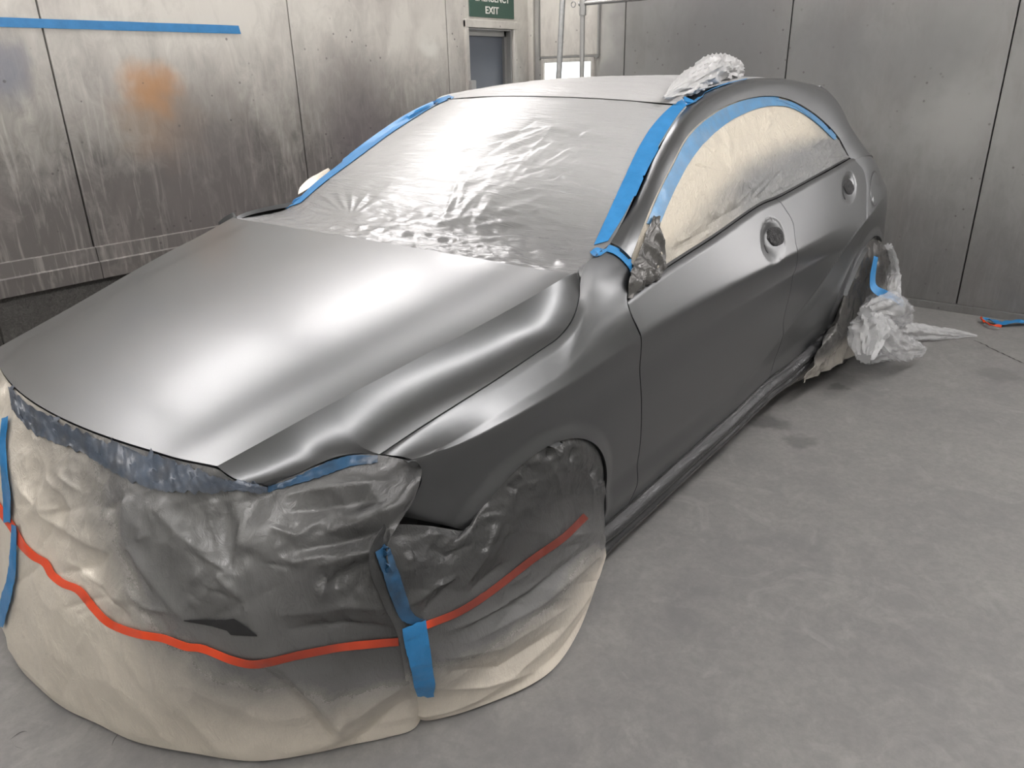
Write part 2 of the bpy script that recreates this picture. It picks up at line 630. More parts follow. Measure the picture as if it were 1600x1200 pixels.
def box(name, lo, hi, mat, parent=None, bevel=0.0):
    """box in working coordinates (x, w, z)"""
    (x0, w0, z0), (x1, w1, z1) = lo, hi
    V = [(x, -w, z) for x in (x0, x1) for w in (w0, w1) for z in (z0, z1)]
    F = [(0, 1, 3, 2), (4, 6, 7, 5), (0, 4, 5, 1), (2, 3, 7, 6), (0, 2, 6, 4), (1, 5, 7, 3)]
    o = mesh_from(name, V, F, mat, parent, smooth=False)
    if bevel:
        b = o.modifiers.new('bevel', 'BEVEL')
        b.width = bevel
        b.segments = 2
    return o


def tube_data(path, radii, ns=12, seed=None, amp=0.0, freq=6.0, circ=1.3):
    P = np.array(path, float)
    T = np.gradient(P, axis=0)
    T /= np.maximum(np.linalg.norm(T, axis=1, keepdims=True), 1e-9)
    ref = np.array([0, 0, 1.0])
    V, F = [], []
    for k in range(len(P)):
        r = np.cross(T[k], ref)
        if np.linalg.norm(r) < 0.1:
            r = np.cross(T[k], np.array([1.0, 0, 0]))
        r /= np.linalg.norm(r)
        u = np.cross(r, T[k])
        for i in range(ns):
            a = 2 * math.pi * i / ns
            rr = radii[k] if np.ndim(radii) else radii
            dr = 1.0
            if seed is not None:
                q = P[k] * freq + np.array([math.cos(a), math.sin(a), 0]) * circ
                dr = 1 + amp * (0.5 - 1.7 * abs(nz(*q, seed))) + amp * 0.5 * (0.4 - 1.6 * abs(nz(*(q * 2.3), seed + 3)))
            V.append(P[k] + (r * math.cos(a) + u * math.sin(a)) * rr * dr)
    n = len(P)
    for k in range(n - 1):
        for i in range(ns):
            F.append((k * ns + i, k * ns + (i + 1) % ns, (k + 1) * ns + (i + 1) % ns, (k + 1) * ns + i))
    F.append(tuple(range(ns - 1, -1, -1)))
    F.append(tuple((n - 1) * ns + i for i in range(ns)))
    return V, F


def tube(name, path, radii, mat, parent=None, ns=12, **kw):
    V, F = tube_data(path, radii, ns, **kw)
    return mesh_from(name, [B(v) for v in V], F, mat, parent, angle=50)


def bvh_of(*objs):
    V, F = [], []
    for o in objs:
        off = len(V)
        V += [o.matrix_world @ v.co if not o.parent else v.co.copy() for v in o.data.vertices]
        F += [tuple(i + off for i in p.vertices) for p in o.data.polygons]
    return BVHTree.FromPolygons(V, F)


def on_surface(bvh, px, py, off, last=None):
    C, d = pray(px, py)
    dv = Vector(d).normalized()
    hit = bvh.ray_cast(Vector(C), dv)
    if hit[0] is None:
        if last is not None:
            dist = (Vector(last) - Vector(C)).dot(dv)
            p = Vector(C) + dv * dist
        else:
            p = Vector(C) + dv * 3
        h = bvh.find_nearest(p)
        nrm = h[1]
        loc = h[0]
    else:
        loc, nrm = hit[0], hit[1]
    if nrm.dot(dv) > 0:
        nrm = -nrm
    return np.array(loc + nrm * off)


def ribbon(name, edge_a, edge_b, bvh, mat, parent=None, off=0.003, n=60, m=4, spray=0.0, wob=0.0, smooth_px=True):
    """strip stuck on a surface, both edges given as pixel polylines and traced onto the surface"""
    A = spline(edge_a, n) if smooth_px else spline(edge_a, n, True)
    Bp = spline(edge_b, n) if smooth_px else spline(edge_b, n, True)
    G = np.zeros((m, n, 3))
    last = None
    for i in range(n):
        for j in range(m):
            t_ = j / (m - 1)
            q = A[i] * (1 - t_) + Bp[i] * t_
            p = on_surface(bvh, q[0], q[1], off, last)
            last = p
            G[j, i] = (p[0], -p[1], p[2])
    if wob:
        G[..., 2] += np.array([[wob * nz(i * 0.35, j * 0.9, 1.0) for i in range(n)] for j in range(m)])
    at = spray if np.ndim(spray) else np.full((m, n), spray)
    return sheet(name, G, mat, parent, attr=at, thick=0.001)


def project(G):
    """working coordinates to photograph pixels"""
    d = G * np.array([1, -1, 1]) - CAM
    zf = d @ fwd
    return np.stack([800 + FPX * (d @ RGT) / zf, 600 - FPX * (d @ UPV) / zf], -1)


def folds(G, strokes, mask=None, lim=0.014):
    """raise (or sink) sharp folds along the creases seen in the photograph: (pixel polyline, height, half width in pixels)"""
    N = outward(G)
    Q = project(G)
    H = np.zeros(G.shape[:2])
    for pl, amp, wd_ in strokes:
        pl = np.array(pl, float)
        L = np.linalg.norm(np.diff(pl, axis=0), axis=1)
        tot = L.sum()
        best = np.full(H.shape, 1e9)
        bt = np.zeros(H.shape)
        acc = 0
        for k in range(len(L)):
            a, b = pl[k], pl[k + 1]
            t_ = np.clip(((Q - a) @ (b - a)) / max(L[k] ** 2, 1e-9), 0, 1)
            d_ = np.linalg.norm(Q - (a + t_[..., None] * (b - a)), axis=-1)
            m_ = d_ < best
            best = np.where(m_, d_, best)
            bt = np.where(m_, (acc + t_ * L[k]) / tot, bt)
            acc += L[k]
        H += amp * np.exp(-best / wd_) * np.sin(math.pi * np.clip(bt, 0.03, 0.97)) ** 0.6
    H = lim * np.tanh(H / lim)
    if mask is not None:
        H = H * mask
    return G + N * H[..., None]


def smooth01(x):
    x = np.clip(x, 0, 1)
    return x * x * (3 - 2 * x)

# ================================================================== THE ROOM
fl = box('floor', (XF, WL - 0.3, -0.06), (XB + 0.4, WR, 0.0), 'concrete_floor')
tag(fl, kind='structure')
ce = box('ceiling', (XF, WL, ZC), (XB, WR, ZC + 0.06), 'ceiling_filter')
tag(ce, kind='structure')
wr = box('wall_right', (XF, WR, 0), (XB, WR + 0.06, ZC), 'wall_plain')
tag(wr, kind='structure')
wf = box('wall_front', (XF - 0.06, WL - 0.3, 0), (XF, WR, ZC), 'wall_plain')
tag(wf, kind='structure')

# wall on the far side of the car: backing, sheet panels with open joints, rail, exhaust filters below
ZB = 0.66
wl = box('wall_left', (XF, WL - 0.35, 0), (XB + 0.4, WL - 0.30, ZC), 'dark_inside')
tag(wl, kind='structure')
seams = [XF, -3.63, -2.30, -0.96, 0.365, 1.745, 3.10]
DX0, DX1, DZ = 3.315, 3.845, 1.795            # emergency door opening
xs = seams + [XB]
for a, b in zip(xs[:-1], xs[1:]):
    if b <= 3.2:
        box('panel', (a + 0.004, WL - 0.04, ZB), (b - 0.004, WL, ZC), 'wall_left_sheet', wl, 0.003)
box('panel', (3.104, WL - 0.04, ZB), (DX0, WL, ZC), 'wall_left_sheet', wl, 0.003)
box('panel', (DX0, WL - 0.04, DZ), (DX1, WL, ZC), 'wall_left_sheet', wl)
box('panel', (DX1, WL - 0.04, 0.0), (XB - 0.012, WL, ZC), 'wall_left_sheet', wl)
# bottom rail, folded sheet metal in two steps
for a, b in zip(xs[:-2], xs[1:-1]):
    V = []
    prof = [(WL - 0.01, ZB + 0.02), (WL + 0.018, ZB + 0.015), (WL + 0.02, ZB - 0.055), (WL + 0.035, ZB - 0.06),
            (WL + 0.03, ZB - 0.145), (WL - 0.01, ZB - 0.15), (WL - 0.03, ZB - 0.1)]
    for x in (a + 0.002, b - 0.002):
        V += [(x, -w, z) for w, z in prof]
    k = len(prof)
    F = [(i, (i + 1) % k, (i + 1) % k + k, i + k) for i in range(k)] + [tuple(range(k - 1, -1, -1)), tuple(range(k, 2 * k))]
    mesh_from('rail', V, F, 'wall_left_sheet', wl, smooth=False)
# filter mats in the exhaust opening
fx = [XF, -3.0, -2.1, -1.05, -0.135, 0.80, 1.72, 2.64, DX0 - 0.05]
for k, (a, b) in enumerate(zip(fx[:-1], fx[1:])):
    nu, nv = 24, 14
    G = np.zeros((nv, nu, 3))
    for j in range(nv):
        for i in range(nu):
            x = a + (b - a) * i / (nu - 1)
            z = 0.01 + (ZB - 0.13) * j / (nv - 1)
            G[j, i] = (x, WL - 0.05 - (0.03 if k % 2 else 0.0) + 0.03 * nz(x * 5, z * 5, k) + 0.012 * nz(x * 17, z * 17, k), z)
    sheet('filter_mat', G, 'fibre_filter', wl, thick=0.02)

# emergency exit door in a recess
dr = box('door_1', (DX0, WL - 0.115, 0.02), (DX1, WL - 0.075, DZ - 0.005), 'door_blue_grey')
tag(dr, 'blue grey emergency door set back in the stained wall', kind='structure')
for nm, lo, hi in (('door_frame', (DX0 - 0.035, WL - 0.02, 0.0), (DX0, WL + 0.022, DZ + 0.05)),
                   ('door_frame', (DX1, WL - 0.02, 0.0), (DX1 + 0.04, WL + 0.022, DZ + 0.05)),
                   ('door_frame', (DX0 - 0.035, WL - 0.02, DZ), (DX1 + 0.04, WL + 0.024, DZ + 0.055)),
                   ('door_jamb', (DX0, WL - 0.2, 0.0), (DX0 + 0.012, WL, DZ)),
                   ('door_jamb', (DX1 - 0.012, WL - 0.2, 0.0), (DX1, WL, DZ)),
                   ('door_head', (DX0, WL - 0.2, DZ - 0.012), (DX1, WL, DZ))):
    box(nm, lo, hi, 'wall_left_sheet' if nm == 'door_frame' else 'plain_grey_metal', dr, 0.004)
box('door_stop', (DX1 - 0.035, WL - 0.075, 0.02), (DX1 - 0.012, WL - 0.05, DZ - 0.012), 'plain_grey_metal', dr)
box('door_stop', (DX0, WL - 0.075, DZ - 0.05), (DX1 - 0.012, WL - 0.05, DZ - 0.012), 'plain_grey_metal', dr)
box('latch_box', (DX0 - 0.02, WL + 0.0, 1.25), (DX0 + 0.03, WL + 0.05, 1.43), 'plain_grey_metal', dr, 0.006)
box('latch_box', (DX0 - 0.10, WL + 0.0, 1.25), (DX0 - 0.02, WL + 0.03, 1.285), 'plain_grey_metal', dr, 0.006)

# exit sign
sg = empty('exit_sign', (3.61, -WL, 1.95))
tag(sg, 'dark green sign reading emergency exit above the recessed door', 'sign')
sz = lambda y: atw(770, y, WL)[2]
box('sign_plate', (3.345, WL + 0.002, sz(28)), (3.865, WL + 0.012, sz(28) + 0.29), 'sign_green', sg, 0.002)


def wall_text(name, body, size, pos, parent, mat, sx=1.0):
    cu = bpy.data.curves.new(name, 'FONT')
    cu.body = body
    cu.size = size
    cu.align_x = 'CENTER'
    cu.extrude = 0.0012
    cu.offset = 0.0012
    tmp = bpy.data.objects.new('tmp', cu)
    COL.objects.link(tmp)
    bpy.context.view_layer.update()
    me = bpy.data.meshes.new_from_object(tmp.evaluated_get(bpy.context.evaluated_depsgraph_get()))
    bpy.data.objects.remove(tmp)
    # text runs along +x, upright, facing +w (Blender -y)
    M = Matrix(((sx, 0, 0, pos[0]), (0, 0, -1, -pos[1]), (0, 1, 0, pos[2]), (0, 0, 0, 1)))
    me.transform(M)
    return link(name, me, mat, parent)


tsz = (sz(11) - sz(22)) / 0.70
wall_text('lettering', 'EXIT', tsz, (3.595, WL + 0.0135, sz(22)), sg, 'sign_white', 1.12)
wall_text('lettering', 'EMERGENCY', tsz, (3.605, WL + 0.0135, sz(3.5)), sg, 'sign_white', 1.02)

# back wall: panels with joints, kick strip
wb = box('wall_back', (XB + 0.03, WL - 0.35, 0), (XB + 0.08, WR, ZC), 'dark_inside')
tag(wb, kind='structure')
bs = [WL + 0.012, atx(975, 100, XB)[1], atx(1229, 100, XB)[1], atx(1573, 100, XB)[1], 2.35, WR]
for a, b in zip(bs[:-1], bs[1:]):
    box('panel', (XB, a + 0.004, 0.045), (XB + 0.03, b - 0.004, ZC), 'wall_back_sheet', wb, 0.003)
bb = box('baseboard_back', (XB - 0.025, WL + 0.02, 0.0), (XB + 0.03, WR, 0.045), 'wall_back_sheet')
tag(bb, kind='structure')
# corner post
box('corner_post', (XB - 0.03, WL + 0.0, 0.0), (XB, WL + 0.055, ZC), 'wall_left_sheet', wb, 0.004)
# lit window with frame and a raised panel above it
w0, w1 = atx(853, 97, XB)[1], atx(926, 97, XB)[1]
zt = atx(890, 97, XB)[2]
zb_ = zt - 0.45
wn = empty('window_1', (XB, -(w0 + w1) / 2, zb_))
tag(wn, kind='structure')
box('pane', (XB - 0.012, w0, zb_), (XB - 0.006, w1, zt), 'lit_pane', wn)
for lo, hi in (((w0 - 0.03, zb_ - 0.03), (w0, zt + 0.03)), ((w1, zb_ - 0.03), (w1 + 0.03, zt + 0.03)),
               ((w0, zt), (w1, zt + 0.03)), ((w0, zb_ - 0.03), (w1, zb_))):
    box('window_frame', (XB - 0.03, lo[0], lo[1]), (XB, hi[0], hi[1]), 'wall_left_sheet', wn, 0.004)
pz0, pz1 = zt + 0.045, zt + 1.1
pa, pb = w0 - 0.045, w1 + 0.055
hp = box('hatch_panel', (XB - 0.018, pa, pz0), (XB, pb, pz1), 'wall_left_sheet', wn, 0.008)
for (a0, b0, a1, b1) in ((pa - 0.012, pz0, pa, pz1), (pb, pz0, pb + 0.012, pz1), (pa, pz0 - 0.012, pb, pz0)):
    box('hatch_edge', (XB - 0.028, a0, b0), (XB, a1, b1), 'plain_grey_metal', wn)
for a in (pa, pb):
    tube('bolt', [(XB - 0.04, a, pz0 - 0.01), (XB - 0.02, a, pz0 - 0.01)], 0.014, 'plain_grey_metal', wn, 8)

# steel stand behind the car (two uprights and a cross bar)
sx_ = 3.62
st = empty('steel_stand', (sx_, -atx(908, 120, sx_)[1], 0))
tag(st, 'galvanised steel pole stand with cross bar behind the car roof', 'stand')
a = atx(909, 122, sx_)
b = atx(911, 0, sx_)
tube('upright', [(sx_, a[1], 0.0), (sx_, a[1], 1.9), (sx_, b[1], 2.35)], 0.017, 'plain_grey_metal', st, 14)
c1 = atx(905, 6, sx_)
c2 = atx(1062, -3, sx_)
tube('cross_bar', [(sx_, c1[1], c1[2]), (sx_, c2[1], c1[2])], 0.015, 'plain_grey_metal', st, 14)
tube('collar', [(sx_, b[1], c1[2] - 0.075), (sx_, b[1], c1[2] + 0.05)], 0.024, 'plain_grey_metal', st, 14)
ring = [(sx_ + 0.0, c1[1] - 0.05 + 0.018 * math.cos(q), c1[2] + 0.018 * math.sin(q)) for q in np.linspace(0, 2 * math.pi, 16)]
tube('ring', ring, 0.004, 'plain_grey_metal', st, 6)
tube('foot', [(sx_ - 0.25, a[1], 0.017), (sx_ + 0.25, a[1], 0.017)], 0.017, 'plain_grey_metal', st, 12)
sp2 = 3.70
p0, p1 = atx(873, 122, sp2), atx(879, 0, sp2)
po = empty('galvanised_pole', (sp2, -p0[1], 0))
tag(po, 'leaning bright galvanised pole in front of the small lit window', 'pole')
dzz = (p1[1] - p0[1]) / (p1[2] - p0[2])
tube('pole_shaft', [(sp2, p0[1] - dzz * p0[2], 0.0), (sp2, p0[1] + dzz * 1.1, p0[2] + 1.1)], 0.021, 'galvanised_steel', po, 16)
tube('pole_foot', [(sp2, p0[1] - dzz * p0[2], 0.0), (sp2, p0[1] - dzz * p0[2], 0.03)], 0.05, 'galvanised_steel', po, 16)


# assumed booth lamps, out of view: angled boxes along both ceiling corners, four tubes each
def lamp(xc, w, z, side, label, L=1.36):
    e = empty('assumed_ceiling_light', (xc, -w, z))
    tag(e, label, 'light', 'assumed angled tube lights along the booth ceiling')
    ca = math.radians(45)
    ax = np.array([0, -side * math.sin(ca), -math.cos(ca)])      # facing into the room and down
    up = np.array([0, -side * math.cos(ca), math.sin(ca)])
    c = np.array([xc, w, z])

    def bx(nm, x0, x1, u0, u1, d0, d1, mat):
        V = [B(c + np.array([x, 0, 0]) + up * u + ax * d) for x in (x0, x1) for u in (u0, u1) for d in (d0, d1)]
        F = [(0, 1, 3, 2), (4, 6, 7, 5), (0, 4, 5, 1), (2, 3, 7, 6), (0, 2, 6, 4), (1, 5, 7, 3)]
        mesh_from(nm, V, F, mat, e, smooth=False)
    h = L / 2 - 0.03
    bx('housing', -h, h, -0.31, 0.31, -0.10, -0.07, 'lamp_housing')
    bx('housing_side', -h, h, -0.31, -0.295, -0.07, 0.0, 'lamp_housing')
    bx('housing_side', -h, h, 0.295, 0.31, -0.07, 0.0, 'lamp_housing')
    for u in (-0.21, -0.07, 0.07, 0.21):
        bx('tube', -h + 0.03, h - 0.03, u - 0.045, u + 0.045, -0.05, -0.03, 'lamp_tube_light')


wlt = empty('assumed_wall_light', B((XB, 2.22, 0.9)))  # assumed lamp, unseen: added for the bright reflection on the front door
tag(wlt, 'assumed upright tube light added on the back wall, outside the picture', 'light')
box('housing', (XB - 0.05, 1.92, 0.85), (XB - 0.002, 2.52, 2.55), 'lamp_housing', wlt, 0.01)
for wq in (2.10, 2.34):
    box('tube', (XB - 0.075, wq - 0.035, 0.92), (XB - 0.055, wq + 0.035, 2.48), 'lamp_tube_light', wlt)
for k in range(5):
    xc = -2.9 + 1.45 * k
    lamp(xc, WL + 0.30, ZC - 0.30, -1, 'assumed angled tube light above the stained wall, outside the picture')
    lamp(xc, WR - 0.30, ZC - 0.30, 1, 'assumed angled tube light above the wall behind the viewer, outside the picture')

# ================================================================== THE CAR
CAR = empty('hatchback_car', (1.3, 0, 0))
tag(CAR, 'matte dark grey hatchback car masked for painting', 'car')


def softplus(t):
    return np.where(t > 20, t, np.log1p(np.exp(np.clip(t, -40, 20))))


def zcrease(x):
    return np.interp(x, [-0.5, -0.35, -0.1, 0.1, 0.3, 0.46, 1.0, 1.6, 2.0, 2.6, 3.4],
                     [0.725, 0.737, 0.752, 0.768, 0.783, 0.797, 0.812, 0.822, 0.822, 0.80, 0.78])


RIDGE = np.array([(1.15, 0.26), (1.45, 0.40), (1.72, 0.53), (2.05, 0.67), (2.35, 0.77), (2.75, 0.86), (3.2, 0.90)])
CUPS = []     # handle recesses: (x, z, rx, rz, slant)


def Wside(x, z, cups=True):
    """half width of the body side at station x and height z"""
    x = np.asarray(x, float)
    z = np.asarray(z, float)
    zc = zcrease(x)
    fade = smooth01((x - 1.45) / 0.85)
    r = 0.007 + 0.06 * fade
    a = 0.42 - 0.10 * fade
    d = z - zc
    w = 0.886 - a * r * softplus(d / r)
    w = w - 0.25 * np.where(d < 0, d, 0) ** 2 + 0.020 * smooth01((0.36 - z) / 0.10)
    # concave band under the crease
    w = w - 0.006 * np.exp(-((d + 0.10) / 0.06) ** 2) * (1 - 0.5 * fade)
    w = w + 0.010 * smooth01((x - 0.7) / 0.9) * (1 - smooth01((x - 1.75) / 0.7)) * np.exp(-np.clip(d, 0, None) / 0.05) * (1 - np.exp(-np.clip(d + 0.1, 0, None) / 0.02))
    # rising rear line
    zr = np.interp(x, RIDGE[:, 0], RIDGE[:, 1])
    dr = (z - zr) * 0.86
    amp = 0.020 * smooth01((x - 1.1) / 0.9)
    w = w + amp * np.exp(-np.sqrt(dr ** 2 + 0.012 ** 2) / 0.075) * np.where(dr < 0, 1.0, 0.85)
    w = w - 0.35 * amp * np.exp(-((dr + 0.15) / 0.09) ** 2)
    # plan taper at both ends
    w = w - 0.22 * np.clip(0.10 - x, 0, None) ** 2 - 0.9 * np.clip(-0.2 - x, 0, None) ** 2
    w = w - 0.30 * np.clip(x - 2.75, 0, None) ** 2 - 1.1 * np.clip(x - 3.05, 0, None) ** 2
    # wheel arch lips
    for xc, zcn, rr in ((0.0, 0.30, 0.335), (2.70, 0.325, 0.357)):
        q = np.hypot(x - xc, z - zcn) - rr
        w = w + 0.010 * smooth01(1 - q / 0.05)
    # tuck under at the bottom
    w = w - 0.5 * np.clip(0.31 - z, 0, None) ** 2
    if cups:
        for (cx, cz, rx, rz, sl) in CUPS:
            u = ((x - cx) + sl * (z - cz)) / rx
            v = (z - cz) / rz
            q = np.sqrt(u * u + v * v)
            w = w - 0.015 * smooth01((1.0 - q) / 0.75) - 0.0025 * (q < 1.0)
    return w


def onside(px, py, it=14):
    w = 0.87
    for _ in range(it):
        q = atw(px, py, w)
        w = float(Wside(q[0], q[2], False))
    q = atw(px, py, w)
    return (q[0], w, q[2])


GF = [onside(*p) for p in ((980, 469), (985, 488), (1000, 521), (1001, 602), (999, 704), (996, 737), (986, 780))]
GB = [onside(*p) for p in ((1216, 311), (1228, 328), (1239, 348), (1245, 387), (1239, 430), (1225, 495), (1224, 523), (1211, 560), (1198, 597))]
GR = [onside(*p) for p in ((1338, 252), (1350, 268), (1354, 288), (1354, 331), (1347, 365), (1335, 404), (1321, 453), (1303, 501))]
BOT = [onside(*p) for p in ((956, 810), (995, 776), (1061, 717), (1139, 649), (1199, 593), (1239, 563), (1270, 535), (1299, 511))]
BELT = [onside(*p) for p in ((980, 468), (1046, 420), (1118, 373), (1193, 321), (1219, 310), (1271, 282), (1330, 249))]
for hx, hy, rx, rz in ((1208, 375, 0.105, 0.070), (1327, 293, 0.105, 0.062)):
    q = onside(hx, hy)
    CUPS.append((q[0], q[2], rx, rz, -0.35))


def curve_xz(P, n=90):
    """dense smooth (x, z) polyline"""
    return spline([(p[0], p[2]) for p in P], n)


gf, gb, gr = curve_xz(GF), curve_xz(GB), curve_xz(GR)
bot, belt = curve_xz(BOT), curve_xz(BELT)
zbot = lambda x: np.interp(x, bot[:, 0], bot[:, 1])
zbelt = lambda x: np.interp(x, belt[:, 0], belt[:, 1])


def xgap(g, z):
    o = np.argsort(g[:, 1])
    return np.interp(z, g[o, 1], g[o, 0])


def door_grid(gl, gr_, nu, nv):
    S, T = np.meshgrid(np.linspace(0, 1, nu), np.concatenate([np.linspace(0, .968, nv - 16), np.linspace(.971, 1, 16)]))
    x = 1.0 + S
    z = 0.5 + 0 * S
    for _ in range(25):
        z = zbot(x) + (zbelt(x) - zbot(x)) * T
        x = xgap(gl, z) + (xgap(gr_, z) - xgap(gl, z)) * S
    roll = np.clip(1 - (zbelt(x) - z) / 0.016, 0, 1)
    return np.stack([x, Wside(x, z) - 0.012 * roll ** 2, z], -1)


fd = panel('front_door', door_grid(gf, gb, 210, 130), 'satin_grey_paint', CAR)
rd = panel('rear_door', door_grid(gb, gr, 170, 130), 'satin_grey_paint', CAR)
# same doors on the hidden side, without recesses worth modelling
keep = list(CUPS)
CUPS.clear()
for nm, g0, g1 in (('front_door', gf, gb), ('rear_door', gb, gr)):
    G = door_grid(g0, g1, 40, 30)
    G[..., 1] *= -1
    panel(nm, G, 'satin_grey_paint', CAR)
CUPS.extend(keep)

# crumpled black plugs in the handle recesses
for (hx, hy, s), dpar in (((1215, 369, 1.0), fd), ((1330, 292, 0.95), rd)):
    q = onside(hx, hy)
    V, F = [], []
    nr, na = 7, 18
    for j in range(nr):
        for i in range(na):
            a = 2 * math.pi * i / na
            r = (j / (nr - 1)) * (1 + 0.22 * nz(math.cos(a) * 1.4, math.sin(a) * 1.4, hx))
            x = q[0] + 0.060 * s * r * math.cos(a)
            z = q[2] + 0.036 * s * r * math.sin(a)
            hgt = 0.003 + 0.008 * (1 - (j / (nr - 1)) ** 2) * (1 + 0.9 * nz(x * 60, z * 60, 1)) - (0.006 if j == nr - 1 else 0)
            V.append((x, -(float(Wside(x, z)) + hgt), z))
    for j in range(nr - 1):
        for i in range(na):
            F.append((j * na + i, j * na + (i + 1) % na, (j + 1) * na + (i + 1) % na, (j + 1) * na + i))
    mesh_from('handle_plug', V, F, 'black_crumple', dpar, angle=30)
    # small lock opening at the front end of the recess
    cx, cz = q[0] - 0.10 * s, q[2] - 0.028
    V = []
    for i in range(12):
        a = 2 * math.pi * i / 12
        x, z = cx + 0.011 * math.cos(a), cz + 0.014 * math.sin(a)
        V.append((x, -(float(Wside(x, z)) + 0.0015), z))
    for i in range(12):
        a = 2 * math.pi * i / 12
        x, z = cx + 0.011 * math.cos(a), cz + 0.014 * math.sin(a)
        V.append((x, -(float(Wside(x, z)) - 0.01), z))
    F = [tuple(range(12))] + [(i, i + 12, (i + 1) % 12 + 12, (i + 1) % 12) for i in range(12)]
    mesh_from('handle_socket', V, F, 'black_rubber', dpar)

# ---------------------------------------------------------------- hood
HG = [(418, 755, .640), (460, 742, .658), (500, 724, .675), (530, 713, .698), (556, 709, .720), (578, 708.5, .740), (594, 710, .755)]
HG2 = [(594, 710, .755), (660, 666, .784), (720, 628, .803), (780, 590, .817), (840, 550, .827), (876, 524, .831), (896, 496, .831), (905, 464, .818), (906, 440, .798), (903, 425, .774)]
R0 = [(338, 729, .575), (420, 684, .597), (500, 640, .620), (600, 588, .657), (660, 556, .680), (740, 514, .712), (820, 470, .740), (893, 427, .768)]
hl_edge = [atw(*p) for p in HG]
gap_edge = [atw(*p) for p in HG2]
ridge = [atw(*p) for p in R0]
centre = [(-0.735, 0, 0.772), (-0.62, 0, 0.825), (-0.42, 0, 0.885), (-0.2, 0, 0.932), (0.0, 0, 0.970), (0.205, 0, 1.004)]
NH = 150
s_hl = spline(hl_edge, 40)
s_gp = spline(gap_edge, NH - 39)
outer = np.vstack([s_hl, s_gp[1:]])
Rg = spline(ridge, NH)
Ct = spline(centre, NH)
# ridge stations follow the outer edge so the grid stays square near the corner
cols = []
nc = 64
for k in range(nc):                       # centre to ridge, crowned
    s = k / (nc - 1)
    P = Ct * (1 - s) + Rg * s
    wv = Rg[:, 1] * s
    zb0 = Ct[:, 2] + (Rg[:, 2] - Ct[:, 2]) * s ** 1.75
    # soft spine beside the ridge
    lift = 0.004 * np.exp(-((s - 0.84) / 0.09) ** 2)
    xb0 = Ct[:, 0] + (Rg[:, 0] - Ct[:, 0]) * s ** 2.0
    cols.append(np.stack([xb0, wv, zb0 - lift * 0.6], 1))
nd_ = 34
for k in range(1, nd_):                   # ridge to shut line: steep, then flattening
    s = k / (nd_ - 1)
    P = Rg * (1 - s) + outer * s
    dz = (Rg[:, 2] - outer[:, 2])
    P[:, 2] = Rg[:, 2] - dz * (1 - (1 - s) ** 3.0)
    cols.append(P)
half = np.stack(cols, 1)                  # (NH, ncols, 3)
mir = half[:, :0:-1].copy()
mir[..., 1] *= -1
full = np.concatenate([mir, half], 1)
hood = panel('hood', full, 'satin_grey_paint', CAR, centre=(None, 0, 0.3), angle=16)

# ---------------------------------------------------------------- front fender
NF = 150
fc_x = np.linspace(-0.372, float(xgap(gf, zcrease(0.46))), NF)
K = np.stack([fc_x, Wside(fc_x, zcrease(fc_x)), zcrease(fc_x)], 1)
# upper edge: along the hood shut line, then up the windscreen corner to the pillar foot
HLo = [atw(600, 711, .758), atw(630, 715, .788), atw(650, 722, .820), atw(659, 728, .840)]
up_pts = gap_edge[:-1] + [atw(912, 415, .772), atw(930, 398, .755), atw(952, 381, .732)]
U = spline(up_pts, NF)
right = [tuple(K[-1]), atw(985, 488, .868), atw(980, 469, .850), atw(984, 440, .825), atw(987, 415, .795), atw(984, 402, .772), atw(970, 389, .748), atw(952, 381, .728)]
left = [tuple(K[0])] + HLo[::-1][1:] + [gap_edge[0]]
NVF = 34
Rt = spline(right, NVF)
Lf = spline(left, NVF)
vv = np.linspace(0, 1, NVF)[:, None, None]
ch = U - K
ang = np.arctan2(-ch[:, 1], ch[:, 2]) + np.radians(5 - 16 * smooth01((K[:, 0] - 0.12) / 0.28))
ln_ = 0.52 * np.hypot(ch[:, 1], ch[:, 2])
Q = np.stack([0.5 * (K[:, 0] + U[:, 0]), K[:, 1] - np.sin(ang) * ln_, K[:, 2] + np.cos(ang) * ln_], 1)
G = (1 - vv) ** 2 * K[None] + 2 * vv * (1 - vv) * Q[None] + vv ** 2 * U[None]
uu = np.linspace(0, 1, NF)[None, :, None]
G = G + uu ** 3.5 * (Rt[:, None] - G[:, -1:]) + (1 - uu) ** 9 * (Lf[:, None] - G[:, :1])
fup = G
# lower fender
arch = lambda a: (0.0 + 0.335 * math.cos(a), 0.30 + 0.335 * math.sin(a))
fb = [onside(628, 808), onside(680, 819), onside(738, 833)]
lowpts = [(fb[0][0], fb[0][2]), (fb[1][0], fb[1][2]), (fb[2][0], fb[2][2])]
a0 = math.atan2(fb[2][2] - 0.30, fb[2][0])
archpts = [arch(a) for a in np.linspace(a0, math.radians(-5), 50)]
tail = [(0.336, zbot(0.336)), (float(xgap(gf, 0.29)), zbot(float(xgap(gf, 0.29))))]
seg = [spline(lowpts, 24), np.array(archpts)[1:], spline([archpts[-1], tail[0]], 8)[1:], spline(tail, 14)[1:]]
low = np.vstack(seg)
key_s = np.cumsum([0] + [len(s_) for s_ in seg]) - 1
key_s[0] = 0
nlow = len(low)
topx = np.interp(np.arange(nlow), [0, key_s[1], key_s[2], key_s[3], nlow - 1], [fc_x[0], -0.21, 0.36, 0.385, fc_x[-1]])
hd = [onside(659, 732), onside(657, 745), onside(648, 775), onside(637, 795), onside(628, 808)]
NL = 70
hdc = spline([(fc_x[0], zcrease(fc_x[0]))] + [(p[0], p[2]) for p in hd[1:]], NL)
gz = np.linspace(float(zcrease(fc_x[-1])), tail[1][1], NL)
rgc = np.stack([xgap(gf, gz), gz], 1)
G = np.zeros((NL, nlow, 3))
tk = np.stack([topx, zcrease(topx)], 1)
